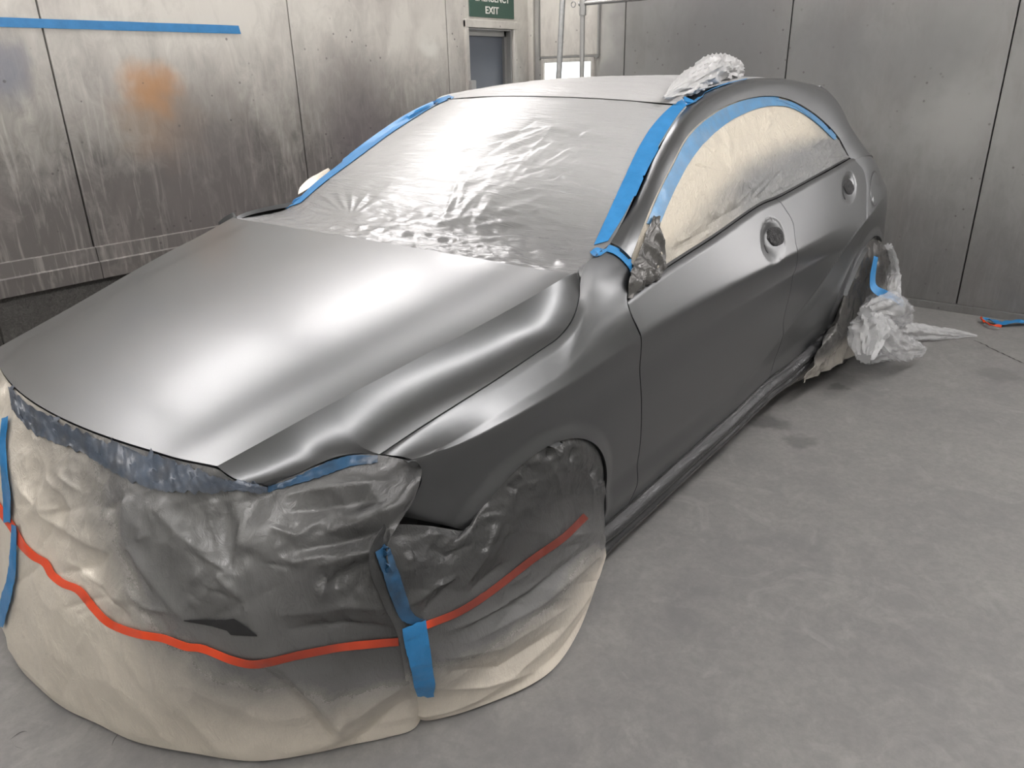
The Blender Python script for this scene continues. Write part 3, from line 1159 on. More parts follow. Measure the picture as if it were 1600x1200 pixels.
for j in range(NL):
    v = j / (NL - 1)
    for i in range(nlow):
        u = i / (nlow - 1)
        q = ((1 - v) * tk[i] + v * low[i] + (1 - u) * hdc[j] + u * rgc[j]
             - ((1 - u) * (1 - v) * tk[0] + u * (1 - v) * tk[-1] + (1 - u) * v * low[0] + u * v * low[-1]))
        G[j, i] = (q[0], 0, q[1])
G[..., 1] = Wside(G[..., 0], G[..., 2])
flow = G
# one fender: resample the upper patch onto the lower patch's columns and stack the rows
colx = np.interp(topx, fc_x, np.arange(NF))
i0 = np.clip(np.floor(colx).astype(int), 0, NF - 2)
fr_ = (colx - i0)[None, :, None]
fupr = fup[:, i0] * (1 - fr_) + fup[:, i0 + 1] * fr_
fender = np.concatenate([flow[::-1], fupr[1:]], 0)
fen = panel('front_fender', fender, 'satin_grey_paint', CAR, mirror=True)

# ---------------------------------------------------------------- side frame: pillar foot to roof rail to rear pillar
RT = [(954, 379, .727), (983, 330, .700), (1026, 241, .655), (1052, 195, .622), (1075, 166, .598), (1112, 140, .578), (1170, 123, .565),
      (1227, 124, .565), (1265, 133, .572), (1296, 147, .590), (1314, 175, .625), (1325, 200, .660), (1348, 235, .725), (1363, 252, .765)]
RB = [(986, 403, .785), (1018, 321, .748), (1049, 258, .715), (1072, 215, .692), (1101, 186, .668), (1141, 162, .650), (1193, 150, .640),
      (1227, 153, .642), (1256, 166, .655), (1285, 187, .680), (1311, 215, .720), (1328, 246, .772), (1333, 250, .782)]
rt3 = [atw(*p) for p in RT]
rb3 = [atw(*p) for p in RB]
NR = 140
rt = spline(rt3, NR)
rb = spline(rb3, NR)
mid = (rt + rb) / 2
dirn = np.cross(np.gradient(mid, axis=0), rt - rb)
dirn /= np.linalg.norm(dirn, axis=1, keepdims=True)
dirn *= np.sign((dirn * np.array([0, 1, 0.4])).sum(1, keepdims=True))
wid = np.linalg.norm(rt - rb, axis=1, keepdims=True)
rows = []
for v in np.linspace(0, 1, 18):
    rows.append(rb * (1 - v) + rt * v + dirn * (0.10 * wid * math.sin(math.pi * v)) * (0.9 if v < .5 else 1.0))
frame = np.array(rows)
sf = panel('side_frame', frame, 'satin_grey_paint', CAR, gap=0.0, depth=0.012, mirror=True)
sf_far = panel.twin
# ---------------------------------------------------------------- rear quarter, wrapped round to the tailgate
qx = [2.30]
zq = np.linspace(0, 1, 40)
qtop = rt3[-1]
NQ = 90
rows = []
arcR = lambda a: (2.70 + 0.357 * math.cos(a), 0.325 + 0.357 * math.sin(a))
# lower boundary: arch from the door edge to its rear, then the bumper bottom
bd = gr[np.argsort(gr[:, 1])]
low_q = [(float(x), float(z)) for x, z in [arcR(a) for a in np.linspace(math.radians(158), math.radians(20), 44)]] + [(3.10, 0.36), (3.22, 0.33), (3.32, 0.31)]
low_q = spline(low_q, NQ)
fend = frame[:, -1]
top3 = spline([tuple(p) for p in fend[::4]] + [tuple(fend[-1]), (3.05, .735, .975), (3.20, .66, .955), (3.30, .585, .94)], NQ)
topq = top3[:, [0, 2]]
lz = np.linspace(0, 1, 60)
lq = np.stack([xgap(gr, low_q[0][1] + (topq[0][1] - low_q[0][1]) * lz), low_q[0][1] + (topq[0][1] - low_q[0][1]) * lz], 1)
lq[0] = low_q[0]
rq = np.stack([np.interp(lz, [0, .5, 1], [low_q[-1][0], 3.36, topq[-1][0]]), low_q[-1][1] + (topq[-1][1] - low_q[-1][1]) * lz], 1)
G = np.zeros((60, NQ, 3))
for j in range(60):
    v = lz[j]
    for i in range(NQ):
        u = i / (NQ - 1)
        q = ((1 - v) * low_q[i] + v * topq[i] + (1 - u) * lq[j] + u * rq[j]
             - ((1 - u) * (1 - v) * low_q[0] + u * (1 - v) * low_q[-1] + (1 - u) * v * topq[0] + u * v * topq[-1]))
        G[j, i] = (q[0], 0, q[1])
G[..., 1] = Wside(G[..., 0], G[..., 2])
# its top leans in to meet the rear pillar
vq = np.linspace(0, 1, 60)[:, None]
G[..., 1] += vq ** 3.2 * (top3[None, :, 1] - G[-1:, :, 1])
quarter = panel('quarter_panel', G, 'satin_grey_paint', CAR, mirror=True)
# rear pillar skin between window corner, roof end and quarter panel
top_edge = G[-1]
cp_top = spline([rt3[7], rt3[8], rt3[9], rt3[10], rt3[11], rt3[12], rt3[13], (3.05, .735, .975), (3.20, .66, .955), (3.30, .585, .94)], NQ)
cp_in = spline([(2.05, .50, 1.395), (2.40, .49, 1.385), (2.72, .50, 1.355), (2.92, .50, 1.27), (3.05, .52, 1.18), (3.2, .55, 1.06), (3.27, .56, 1.0), (3.32, .55, .97), (3.36, .52, .955)], NQ)
panel('roof_edge', loft([cp_top, (cp_top + cp_in) / 2 + np.array([0.012, 0.012, 0.012]), cp_in], NQ, 12, raw=True), 'satin_grey_paint', CAR, gap=0, depth=0.01, mirror=True)
# tailgate and rear bumper
tg = []
for z, xr, wr_ in ((1.375, 2.86, .50), (1.33, 2.98, .52), (1.16, 3.14, .56), (0.98, 3.33, .58), (0.93, 3.36, .70), (0.75, 3.40, .72), (0.55, 3.43, .72), (0.33, 3.37, .70), (0.25, 3.30, .66)):
    tg.append(spline([(xr - 0.06 - (0.16 if z < .95 else 0), wr_, z), (xr, wr_ * .7, z), (xr + 0.03, 0, z), (xr, -wr_ * .7, z), (xr - 0.06 - (0.16 if z < .95 else 0), -wr_, z)], 40))
panel('tailgate', loft(tg, 40, 40, raw=True), 'satin_grey_paint', CAR, gap=0, depth=0.01)
# fuel flap
bvq = bvh_of(quarter)


def flap_ring(sc_, off_):
    return [tuple(on_surface(bvq, 1366 + 6.6 * sc_ * math.cos(a), 295 + 26 * sc_ * math.sin(a), off_)) for a in np.linspace(0, 2 * math.pi, 28, endpoint=False)]


V = flap_ring(1.0, 0.001) + flap_ring(0.97, 0.003) + flap_ring(0.5, 0.003) + flap_ring(0.02, 0.003)
F = [(j * 28 + i, j * 28 + (i + 1) % 28, (j + 1) * 28 + (i + 1) % 28, (j + 1) * 28 + i) for j in range(3) for i in range(28)]
flap = mesh_from('fuel_flap', V, F, 'satin_grey_paint', CAR)
V = flap_ring(1.09, 0.0008) + flap_ring(0.99, 0.0014)
F = [(i, (i + 1) % 28, 28 + (i + 1) % 28, 28 + i) for i in range(28)]
mesh_from('shut_line', V, F, 'black_rubber', flap)

# ---------------------------------------------------------------- dark inner shell that fills the gaps
xs_ = np.linspace(-0.35, 2.25, 40)
ish = []
for z in np.linspace(0.16, 1.0, 12):
    zz = np.minimum(z, np.interp(xs_, [-0.35, 0.3, 0.5, 2.3], [0.68, 0.80, 0.92, 1.02]))
    ish.append(np.stack([xs_, Wside(xs_, np.minimum(zz, 0.95), False) - 0.028 - 0.12 * np.clip(zz - 0.85, 0, None), zz], 1))
G = np.array(ish)
for xc in (0.0, 2.70):
    msk = (np.hypot(G[..., 0] - xc, G[..., 2] - 0.31) < 0.36)
    G[..., 1] = np.where(msk, G[..., 1] - 0.12, G[..., 1])
panel('inner_side', G, 'dark_inside', CAR, gap=0, depth=0.004, mirror=True)
Gi = full[::3, ::3].copy()
Gi = Gi - outward(Gi, (None, 0, 0.3)) * 0.030
panel('engine_bay', Gi, 'dark_inside', CAR, gap=0, depth=0.004, centre=(None, 0, 0.3))
box('underbody', (-0.5, -0.72, 0.17), (3.2, 0.72, 0.30), 'dark_inside', CAR)
# bumper behind the masking paper
bcurves = []
for z, dx in ((0.66, 0.06), (0.55, 0.01), (0.40, 0.0), (0.24, 0.03)):
    bcurves.append(spline([(-0.36 + dx, .80, z), (-0.52 + dx, .74, z), (-0.66 + dx, .60, z), (-0.74 + dx, .36, z), (-0.77 + dx, 0, z),
                           (-0.74 + dx, -.36, z), (-0.66 + dx, -.60, z), (-0.52 + dx, -.74, z), (-0.36 + dx, -.80, z)], 50))
panel('front_bumper', loft(bcurves, 50, 16, raw=True), 'black_rubber', CAR, gap=0, depth=0.01)
# wheels
for xc in (0.0, 2.70):
    for sd in (1, -1):
        w_out, w_in = 0.84 * sd, 0.64 * sd
        prof = [(0.02, w_in), (0.25, w_in), (0.30, w_in), (0.312, w_in + 0.02 * sd), (0.312, w_out - 0.02 * sd), (0.30, w_out), (0.24, w_out - 0.005 * sd), (0.22, w_out - 0.03 * sd), (0.02, w_out - 0.03 * sd)]
        V, F = [], []
        ns = 36
        for r, w in prof:
            for i in range(ns):
                a = 2 * math.pi * i / ns
                V.append((xc + r * math.cos(a), -w, 0.312 + r * math.sin(a)))
        for j in range(len(prof) - 1):
            for i in range(ns):
                F.append((j * ns + i, j * ns + (i + 1) % ns, (j + 1) * ns + (i + 1) % ns, (j + 1) * ns + i))
        mesh_from('wheel', V, F, 'black_rubber', CAR)

# windscreen glass, roof skin and side glass under the films
hdr_c = (0.99, 0, 1.372)
ws_rows = [spline([(0.50, -.69, 1.0), (0.42, -.4, 1.02), (0.38, 0, 1.03), (0.42, .4, 1.02), (0.50, .69, 1.0)], 60),
           spline([(0.80, -.63, 1.17), (0.71, -.36, 1.205), (0.67, 0, 1.215), (0.71, .36, 1.205), (0.80, .63, 1.17)], 60),
           spline([(rt3[4][0], -.575, rt3[4][2] - .01), (1.05, -.33, 1.362), hdr_c, (1.05, .33, 1.362), (rt3[4][0], .575, rt3[4][2] - .01)], 60)]
rf_rows = [ws_rows[-1]]
for x, zc_, ze, we in ((1.45, 1.425, 1.394, .555), (1.85, 1.436, 1.415, .545), (2.25, 1.425, 1.402, .548), (2.6, 1.395, 1.362, .56), (2.9, 1.345, 1.315, .55)):
    rf_rows.append(spline([(x, -we, ze), (x, -we * .55, ze + (zc_ - ze) * .72), (x, 0, zc_), (x, we * .55, ze + (zc_ - ze) * .72), (x, we, ze)], 60))
panel('windscreen', loft(ws_rows, 60, 24, raw=True) - np.array([0, 0, 0.012]), 'black_rubber', CAR, gap=0, depth=0.005)
panel('roof', loft(rf_rows, 60, 50, raw=True) - np.array([0, 0, 0.010]), 'satin_grey_paint', CAR, gap=0, depth=0.005)

# ================================================================== MASKING FILMS, PAPER AND TAPE
# ---- film over the windscreen and cowl
NW = 240
hood_rear = full[-1, ::-1]
hr = spline([tuple(p) for p in hood_rear[::6]] + [tuple(hood_rear[-1])], NW)      # hidden side? ordered by +w to -w
if hr[0, 1] > hr[-1, 1]:
    hr = hr[::-1]
r0 = hr + np.array([0.004, 0, -0.010])
r1 = spline([(0.47, -.735, 0.985), (0.36, -.45, 1.000), (0.30, 0, 1.008), (0.36, .45, .996), (0.46, .735, .985)], NW)
r1b = spline([(0.50, -.725, 1.000), (0.41, -.45, 1.018), (0.37, 0, 1.030), (0.41, .45, 1.016), (0.52, .722, 1.005)], NW)
r2 = spline([(0.58, -.708, 1.055), (0.48, -.42, 1.075), (0.44, 0, 1.085), (0.48, .42, 1.075), (0.60, .710, 1.052)], NW)
m3 = rt3[2]
r3 = spline([(m3[0] - .01, -m3[1] + .006, m3[2] - .004), (0.76, -.36, 1.240), (0.72, 0, 1.252), (0.76, .36, 1.240), (m3[0] - .01, m3[1] - .006, m3[2] - .004)], NW)
m4 = rt3[4]
hdr = spline([(m4[0], -m4[1] + .004, m4[2] + .000), (1.04, -.33, 1.370), (0.985, 0, 1.380), (1.04, .33, 1.370), (m4[0], m4[1] - .004, m4[2] + .000)], NW)
G = loft([r0, r1, r1b, r2, r3, hdr], NW, 180, raw=True)
vv = np.linspace(0, 1, 180)[:, None] * np.ones((1, NW))
ww = G[..., 1]
edge = smooth01((0.70 - abs(ww)) / 0.06)
low_m = smooth01((0.55 - vv) / 0.5)
mask = (0.25 + 0.9 * low_m * smooth01((ww + 0.5) / 0.9)) * edge
G = crumple(G, 0.012, 4.0, 3, 0.75, (2.2, 0.9, 1.2), mask)
G = crumple(G, 0.006, 15.0, 5, 0.8, (1.5, 0.8, 1.0), mask * (0.3 + low_m))
rs = random.Random(9)
st_ = []
for k in range(85):
    y0 = rs.uniform(205, 405)
    x0 = 1008 - (y0 - 205) * 0.46 + rs.uniform(-110, 0)
    ln = rs.uniform(70, 230)
    st_.append(([(x0, y0), (x0 - ln * .5, y0 - ln * .10 + rs.uniform(-4, 8)), (x0 - ln, y0 - ln * 0.02 + (375 - y0) * rs.uniform(0, .3))], rs.choice((1, 1, -1)) * rs.uniform(.003, .007), rs.uniform(2.5, 5)))
for k in range(14):
    x0, y0 = rs.uniform(690, 790), rs.uniform(330, 350)
    st_.append(([(x0, y0), (x0 + rs.uniform(20, 70), y0 - rs.uniform(30, 110))], .004, 4))
for k in range(26):
    x0, y0 = rs.uniform(500, 800), rs.uniform(346, 392)
    ln = rs.uniform(60, 170)
    st_.append(([(x0, y0), (x0 + ln, y0 + ln * .14)], rs.choice((1, -1)) * .005, 4.5))
for k in range(13):
    a_ = math.pi * (0.12 + 0.76 * k / 12)
    st_.append(([(545 + 14 * math.cos(a_), 334 - 3 * math.sin(a_)), (538 + 66 * math.cos(a_), 334 - 38 * math.sin(a_))], .004 * (1 if k % 2 else -.6), 3.0))
G = folds(G, st_, edge, 0.009)
spray = np.clip(0.05 + 0.95 * smooth01((0.62 - vv) / 0.5) * (0.55 + 0.45 * smooth01((ww + 0.3) / 0.7)) + 0.10 * smooth01((0.2 - ww) / 0.8) * 1.0, 0, 1)
wsf = sheet('windscreen_film', G, 'oversprayed_film', None, attr=spray, uvscale=(1.4, 1.0))
tag(wsf, 'wrinkled grey oversprayed plastic film covering the windscreen', 'film')
# ---- film over the roof
rows = [hdr + np.array([0.006, 0, 0.004])]
for x, zc_, we, ze in ((1.20, 1.408, .572, 1.372), (1.45, 1.430, .560, 1.400), (1.85, 1.440, .550, 1.420), (2.25, 1.428, .553, 1.406), (2.62, 1.398, .560, 1.352), (2.88, 1.352, .54, 1.315)):
    rows.append(spline([(x, -we, ze), (x - .03, -we * .55, ze + (zc_ - ze) * .74), (x - .05, 0, zc_), (x - .03, we * .55, ze + (zc_ - ze) * .74), (x, we, ze)], NW))
G = loft(rows, NW, 90, raw=True)
edge = smooth01((0.54 - abs(G[..., 1])) / 0.08) * smooth01(np.linspace(0, 1, 90)[:, None] / 0.06)
G = crumple(G, 0.007, 5.0, 8, 0.7, (2.0, 0.6, 1.0), edge)
rof = sheet('roof_film', G, 'white_film', None, uvscale=(1.2, 1.6))
tag(rof, 'whitish wrinkled plastic film stretched over the car roof', 'film')
pth = spline([(1.12, .545, 1.372), (1.27, .535, 1.400), (1.42, .520, 1.432), (1.60, .490, 1.452), (1.78, .455, 1.452), (2.00, .42, 1.445)], 90)
rad = np.interp(np.linspace(0, 1, 90), [0, .15, .45, .7, .9, 1], [.004, .030, .044, .046, .035, .008])
tube('bunched_film', pth, rad, 'white_film', rof, 48, seed=11, amp=0.6, freq=8.0, circ=1.9)

# ---- side window film
NS = 300
be = spline([tuple(p) for p in [onside(1003, 452)] + BELT[1:]], NS)
be = be + np.array([0, -0.014, 0.010])
tp = spline([atw(990, 408, .785)] + rb3[1:-1], NS) + np.array([0, -0.010, -0.002])
# spread stations so that both edges run together
bl = (be + tp) / 2 + np.array([0, 0.012, 0])
G = loft([be, bl, tp], NS, 120, raw=True)
vv = np.linspace(0, 1, 120)[:, None] * np.ones((1, NS))
uu = np.ones((120, 1)) * np.linspace(0, 1, NS)[None]
spray = smooth01((0.42 + 0.28 * uu - vv) / 0.34) * (0.40 + 0.60 * smooth01((uu - 0.15) / 0.35)) + smooth01((uu - 0.74) / 0.2) * 0.9 + 0.10 * smooth01((vv - 0.85) / 0.12)
G = crumple(G, 0.006, 9.0, 21, 0.75, (1.0, 1.0, 1.0), smooth01(vv / 0.06) * smooth01((1 - vv) / 0.05) * (0.6 + 0.9 * smooth01((0.3 - vv) / .25)))
rs = random.Random(5)
sw_ = []
arc_ = spline([(1050, 304), (1074, 258), (1096, 228), (1122, 203), (1150, 184), (1192, 168), (1226, 167), (1250, 176), (1278, 196), (1302, 219)], 60)
for k in range(46):
    p_ = arc_[rs.randrange(60)]
    q_ = p_ + (np.array([1170 + rs.uniform(-40, 40), 300]) - p_) * rs.uniform(.12, .38)
    sw_.append(([tuple(p_), tuple(q_)], rs.choice((1, -1)) * rs.uniform(.002, .005), rs.uniform(2, 4)))
for k in range(40):
    x0 = rs.uniform(1040, 1300)
    y0 = 418 - (x0 - 1040) * 0.585 - rs.uniform(4, 40)
    ln = rs.uniform(20, 70)
    a_ = rs.gauss(-0.5, 0.25)
    sw_.append(([(x0, y0), (x0 + ln * math.cos(a_), y0 + ln * math.sin(a_))], rs.choice((1, -1)) * rs.uniform(.002, .005), rs.uniform(2, 4)))
G = folds(G, sw_, smooth01(vv / 0.05) * smooth01((1 - vv) / 0.05), 0.006)
swf = sheet('side_window_film', G, 'window_film', None, attr=np.clip(spray, 0, 1), uvscale=(2.2, 1.0))
tag(swf, 'beige masking film with grey overspray over the side windows', 'film')
# black belt seal and window edge line on the car
bb_ = spline([tuple(p) for p in [onside(1040, 424)] + BELT[1:]], 120)
panel('belt_seal', np.array([bb_ + np.array([0, -0.014, 0.000]), bb_ + np.array([0, -0.010, 0.004]), bb_ + np.array([0, -0.015, 0.009])]), 'black_rubber', CAR, gap=0, depth=0.01)

# ---- film around the mirror foot
el = spline([onside(981, 466), atw(984, 440, .842), atw(988, 420, .825), atw(998, 396, .800), atw(1012, 360, .780), atw(1022, 335, .765)], 50)
er = spline([onside(986, 464), onside(1010, 446), onside(1038, 428), atw(1040, 400, .815), atw(1036, 370, .800), atw(1030, 340, .775)], 50)
G = loft([el, (el + er) / 2 + np.array([0, 0.012, 0]), er], 50, 40, raw=True)
G = crumple(G, 0.016, 20, 31, 0.85, (1, 1, 0.5))
mf = sheet('mirror_foot_film', G, 'dark_film', None, attr=np.full(G.shape[:2], 0.85))
tag(mf, 'crinkled shiny grey film over the removed door mirror mount', 'film')

# ---- sill film
NX = 170
bx = np.linspace(0.335, 2.30, NX)
zz = zbot(bx)
hemz = np.interp(bx, [0.3, 0.6, 1.0, 1.6, 2.3], [0.10, 0.115, 0.125, 0.12, 0.085])
wb0 = Wside(bx, zz, False)
rows = []
for dw, dz in ((0.003, 0.002), (0.001, -0.008), (-0.008, -0.016), (0.010, -0.030), (0.018, -0.040), (0.018, -0.056), (0.006, -0.066), (0.006, -0.074), (0.013, -0.086), (0.008, -0.105)):
    rows.append(np.stack([bx, wb0 + dw, zz + dz], 1))
rows.append(np.stack([bx, wb0 - 0.012, hemz + 0.06], 1))
rows.append(np.stack([bx, wb0 - 0.035 + 0.01 * np.sin(bx * 9), hemz], 1))
G = loft(rows, NX, 60, raw=True)
ends = smooth01((0.50 - G[..., 0]) / 0.14) + smooth01((G[..., 0] - 1.95) / 0.25)
vv = np.linspace(0, 1, 60)[:, None]
G = crumple(G, 0.008, 12, 41, 0.8, (0.6, 1, 1), 0.03 + 0.35 * smooth01((vv - .55) / .3) + 1.1 * ends * smooth01(vv / .1))
sif = sheet('sill_film', G, 'dark_film', None, attr=np.clip(1.0 - 0.75 * ends * smooth01((vv - .6) / .3) - 0.15 * smooth01((vv - .75) / .2), 0, 1))
tag(sif, 'glossy dark film wrapped along the door sill', 'film')

# ---- rear wheel film
ra = [onside(*p) for p in ((1296, 516), (1308, 492), (1321, 455), (1334, 420), (1347, 393), (1354, 383))] + [atw(1362, 375, .880), atw(1370, 371, .872), atw(1378, 373, .864), atw(1384, 384, .858)]
NRW = 90
top_ = spline(ra, NRW) + np.array([0, -0.008, 0])
mid1 = spline([atw(1284, 540, .875), atw(1310, 515, .885), atw(1332, 480, .89), atw(1352, 440, .90), atw(1370, 415, .905), atw(1384, 400, .90), atw(1392, 400, .88)], NRW)
mid2 = spline([atw(1272, 568, .87), atw(1302, 548, .885), atw(1330, 520, .905), atw(1352, 490, .92), atw(1374, 465, .92), atw(1392, 445, .90), atw(1398, 430, .88)], NRW)
hem_ = spline([atw(1255, 598, .862), atw(1290, 580, .875), atw(1312, 568, .90), atw(1338, 556, .93), atw(1360, 530, .94), atw(1385, 505, .93), atw(1403, 470, .89)], NRW)
hem_[:, 2] = np.maximum(hem_[:, 2], 0.006)
G = loft([top_, mid1, mid2, hem_], NRW, 70, raw=True)
vv = np.linspace(0, 1, 70)[:, None]
uu = np.linspace(0, 1, NRW)[None]
G = crumple(G, 0.022, 9, 51, 0.8, (1, 1, 0.7), smooth01(vv / .12) * np.ones((1, NRW)))
G[..., 2] = np.maximum(G[..., 2], 0.004)
rwf = sheet('rear_wheel_film', G, 'dark_film', None, attr=np.clip(0.85 - 1.3 * smooth01((vv - .5) / .4) * (0.4 + 0.6 * np.ones((1, NRW))), 0, 1))
tag(rwf, 'crinkled grey and beige film hanging over the rear wheel', 'film')

# ---- crumpled clear film lying behind the rear wheel
pc = empty('crumpled_film', B((2.95, 1.0, 0)))
tag(pc, 'heap of crumpled clear plastic film on the floor by the rear wheel', 'film')
gz_ = lambda p, z: atz(p[0], p[1], z)


def scrunch(name, pxs, rads, seed, ns=40, n=70, mat='clear_film', amp=0.55, freq=5.0):
    P = spline([q for q in pxs], n)
    r_ = np.interp(np.linspace(0, 1, n), np.linspace(0, 1, len(rads)), rads)
    V, F = tube_data(P, r_, ns, seed=seed, amp=amp, freq=freq, circ=1.9)
    V = [(v[0], v[1], max(v[2], 0.003)) for v in V]
    return mesh_from(name, [B(v) for v in V], F, mat, pc, angle=70)


def aw(px, py, w):
    return atw(px, py, w)


scrunch('film_fold', [aw(1388, 385, .90), aw(1394, 425, .90), aw(1392, 462, .93), aw(1375, 486, .95)], [.018, .030, .045, .05], 61)
scrunch('film_fold', [aw(1352, 490, .97), aw(1375, 482, .99), aw(1398, 490, 1.0), aw(1412, 500, 1.0)], [.03, .075, .07, .03], 62)
scrunch('film_fold', [aw(1362, 498, .98), aw(1356, 525, 1.0), aw(1352, 548, 1.02), aw(1350, 560, 1.03)], [.05, .075, .06, .03], 63)
scrunch('film_fold', [aw(1366, 505, 1.0), aw(1382, 527, 1.04), aw(1405, 543, 1.08), aw(1436, 547, 1.14), aw(1442, 550, 1.16)], [.05, .07, .055, .05, .025], 64)
scrunch('film_fold', [atz(1355, 562, .03), atz(1380, 552, .035), atz(1400, 545, .03)], [.03, .045, .03], 65)
scrunch('film_fold', [atz(1392, 512, .10), atz(1425, 520, .05), atz(1462, 521, .035), atz(1500, 523, .015), atz(1526, 525, .006)], [.05, .055, .04, .028, .006], 66)
tb = empty('blue_tape_strip', B((3.0, .95, 0.3)))
E0 = [(1362, 418), (1366, 440), (1368, 462), (1385, 472), (1408, 480)]
# hanging strip of tape over the heap
hb = [aw(1366, 400, .915), aw(1360, 432, .935), aw(1361, 452, .96), aw(1372, 462, .985), aw(1392, 468, 1.0), aw(1411, 480, 1.0)]
ha = [aw(1372, 402, .915), aw(1368, 432, .935), aw(1370, 446, .965), aw(1384, 453, .99), aw(1404, 464, 1.0), aw(1412, 470, 1.0)]
G = loft([spline(hb, 50), spline(ha, 50)], 50, 5, raw=True)
o = sheet('tape', G, 'blue_tape', tb)
tag(tb, 'blue tape strip hanging down into the clear film heap', 'tape')

# ---- paper over the front bumper
NP_ = 400
tip_l = [tuple(p) for p in s_hl]
front_half = full[0]                                    # hood front edge, hidden corner to near corner
fe = [tuple(p) for p in front_half[::5]]
side_r = [(-p[0] * 0 + p[0], -p[1], p[2]) for p in [gap_edge[0], s_hl[30], s_hl[18], s_hl[6]]]
hl_out = [atw(600, 712, .757), atw(630, 717, .786), atw(648, 722, .812), atw(657, 731, .830), atw(656, 748, .842), atw(648, 775, .845), atw(636, 797, .848), atw(626, 812, .850)]
topc = [(-0.05, -.84, .66), (-0.22, -.80, .70)] + side_r + fe[1:-1] + [tuple(s_hl[5]), tuple(s_hl[18]), tuple(s_hl[30]), tuple(s_hl[-1])] + hl_out[1:]
T0 = spline(topc, NP_)
T0 = T0 + np.array([0, 0, -0.004])
mz = lambda z, dx, pts: [(x + dx, w, z) for x, w in pts]
plan = [(-0.02, -.90), (-0.30, -.88), (-0.52, -.80), (-0.70, -.64), (-0.80, -.38), (-0.835, 0), (-0.80, .38), (-0.715, .60), (-0.60, .735), (-0.50, .805), (-0.43, .835)]
M1 = spline(mz(0.62, 0.03, plan), NP_)
M2 = spline(mz(0.44, -0.01, plan), NP_)
stripe_px = [(7, 803), (22, 824), (37, 851), (56, 869), (73, 879), (84, 898), (101, 911), (125, 921), (145, 945), (172, 972), (216, 989), (256, 996), (294, 1009), (314, 1011), (368, 1031), (398, 1036), (472, 1021), (540, 1009), (622, 1001)]
hem_px = [(10, 985), (26, 1036), (62, 1076), (100, 1106), (150, 1130), (210, 1158), (300, 1177), (400, 1190), (480, 1180), (540, 1168), (600, 1157)]
hm = [(-0.10, -1.02, .012), (-0.50, -.95, .012), (-0.78, -.74, .012)] + [atz(*p, .012) for p in hem_px] + [atz(640, 1145, .012), atz(655, 1118, .02)]
H0 = spline(hm, NP_)
M3 = (M2 * 0.45 + H0 * 0.55)
M3[:, 2] = 0.22
M3 = M3 + outward(np.array([M2, H0]))[0] * 0.015
G = loft([T0, M1, M2, M3, H0], NP_, 220, raw=True)
SEAM = spline([atw(628, 810, .850), atw(604, 858, .862), atw(622, 925, .870), atw(646, 978, .872), atw(656, 1035, .862), atz(664, 1110, .012)], 220)
uw = np.linspace(0, 1, NP_)[None, :, None]
G = G + uw ** 14 * (SEAM[:, None] - G[:, -1:])
vv = np.linspace(0, 1, 220)[:, None] * np.ones((1, NP_))
pinch = smooth01(vv / 0.05) * smooth01((1.01 - vv) / 0.06)
pinch = pinch * smooth01((1 - np.linspace(0, 1, NP_)[None]) / 0.03)
G = crumple(G, 0.026, 3.0, 71, 0.7, (1.2, 1.2, 0.75), pinch, 2)
G = crumple(G, 0.007, 11.0, 72, 0.85, (1, 1, 0.8), pinch * (0.35 + 0.9 * smooth01((0.5 - vv) / .3)), 2)
FB = [([(197, 768), (196, 855)], .016, 7), ([(196, 850), (240, 905), (287, 966)], .020, 9), ([(196, 855), (215, 930)], -.014, 10),
      ([(345, 780), (356, 840), (356, 902)], -.030, 14), ([(385, 790), (358, 900)], .014, 6), ([(322, 790), (352, 895)], .010, 7),
      ([(415, 820), (385, 848), (378, 860)], .022, 10), ([(415, 820), (465, 836), (500, 815)], .018, 8), ([(416, 822), (412, 870)], .012, 8),
      ([(440, 775), (520, 760), (615, 752)], .016, 9), ([(450, 800), (540, 790), (610, 775)], -.022, 10), ([(505, 835), (560, 815), (640, 780)], .024, 9),
      ([(470, 860), (540, 848), (600, 830)], -.020, 9), ([(490, 885), (545, 868), (600, 858)], .022, 8), ([(505, 915), (560, 890), (596, 868)], -.018, 9),
      ([(500, 938), (512, 905), (520, 880)], .018, 6), ([(450, 880), (500, 868)], .016, 8), ([(300, 965), (340, 900), (372, 930), (400, 990)], .012, 9),
      ([(370, 930), (378, 960)], -.012, 6), ([(245, 800), (300, 850), (335, 870)], .012, 9), ([(60, 800), (110, 830), (160, 860)], .014, 10),
      ([(80, 900), (150, 885), (170, 862)], -.016, 11), ([(30, 760), (60, 790), (70, 760)], .012, 7), ([(90, 740), (130, 770)], .010, 8),
      ([(400, 1040), (450, 1085), (520, 1160)], -.022, 12), ([(430, 1035), (500, 1100), (545, 1160)], .018, 9), ([(215, 940), (240, 1040), (250, 1120)], .012, 12),
      ([(520, 1140), (590, 1090), (645, 1060)], .020, 10), ([(560, 1160), (620, 1110), (655, 1085)], -.020, 9), ([(440, 960), (540, 945), (610, 950)], .018, 10),
      ([(450, 985), (540, 975), (625, 985)], -.014, 9), ([(120, 960), (170, 1040), (190, 1110)], .008, 14)]
rs = random.Random(12)
for k in range(90):
    x0, y0 = rs.uniform(40, 620), rs.uniform(745, 960)
    if y0 < 640 + 0.30 * min(x0, 418):
        continue
    a_ = rs.uniform(0, math.pi)
    ln = rs.uniform(25, 80)
    FB.append(([(x0, y0), (x0 + ln * math.cos(a_), y0 + ln * math.sin(a_))], rs.choice((1, -1)) * rs.uniform(.003, .009), rs.uniform(4, 8)))
for k in range(30):
    x0, y0 = rs.uniform(60, 600), rs.uniform(960, 1080)
    a_ = rs.uniform(0.8, 2.2)
    ln = rs.uniform(40, 110)
    FB.append(([(x0, y0), (x0 + ln * math.cos(a_), y0 + ln * math.sin(a_))], rs.choice((1, -1)) * rs.uniform(.002, .005), rs.uniform(4, 9)))
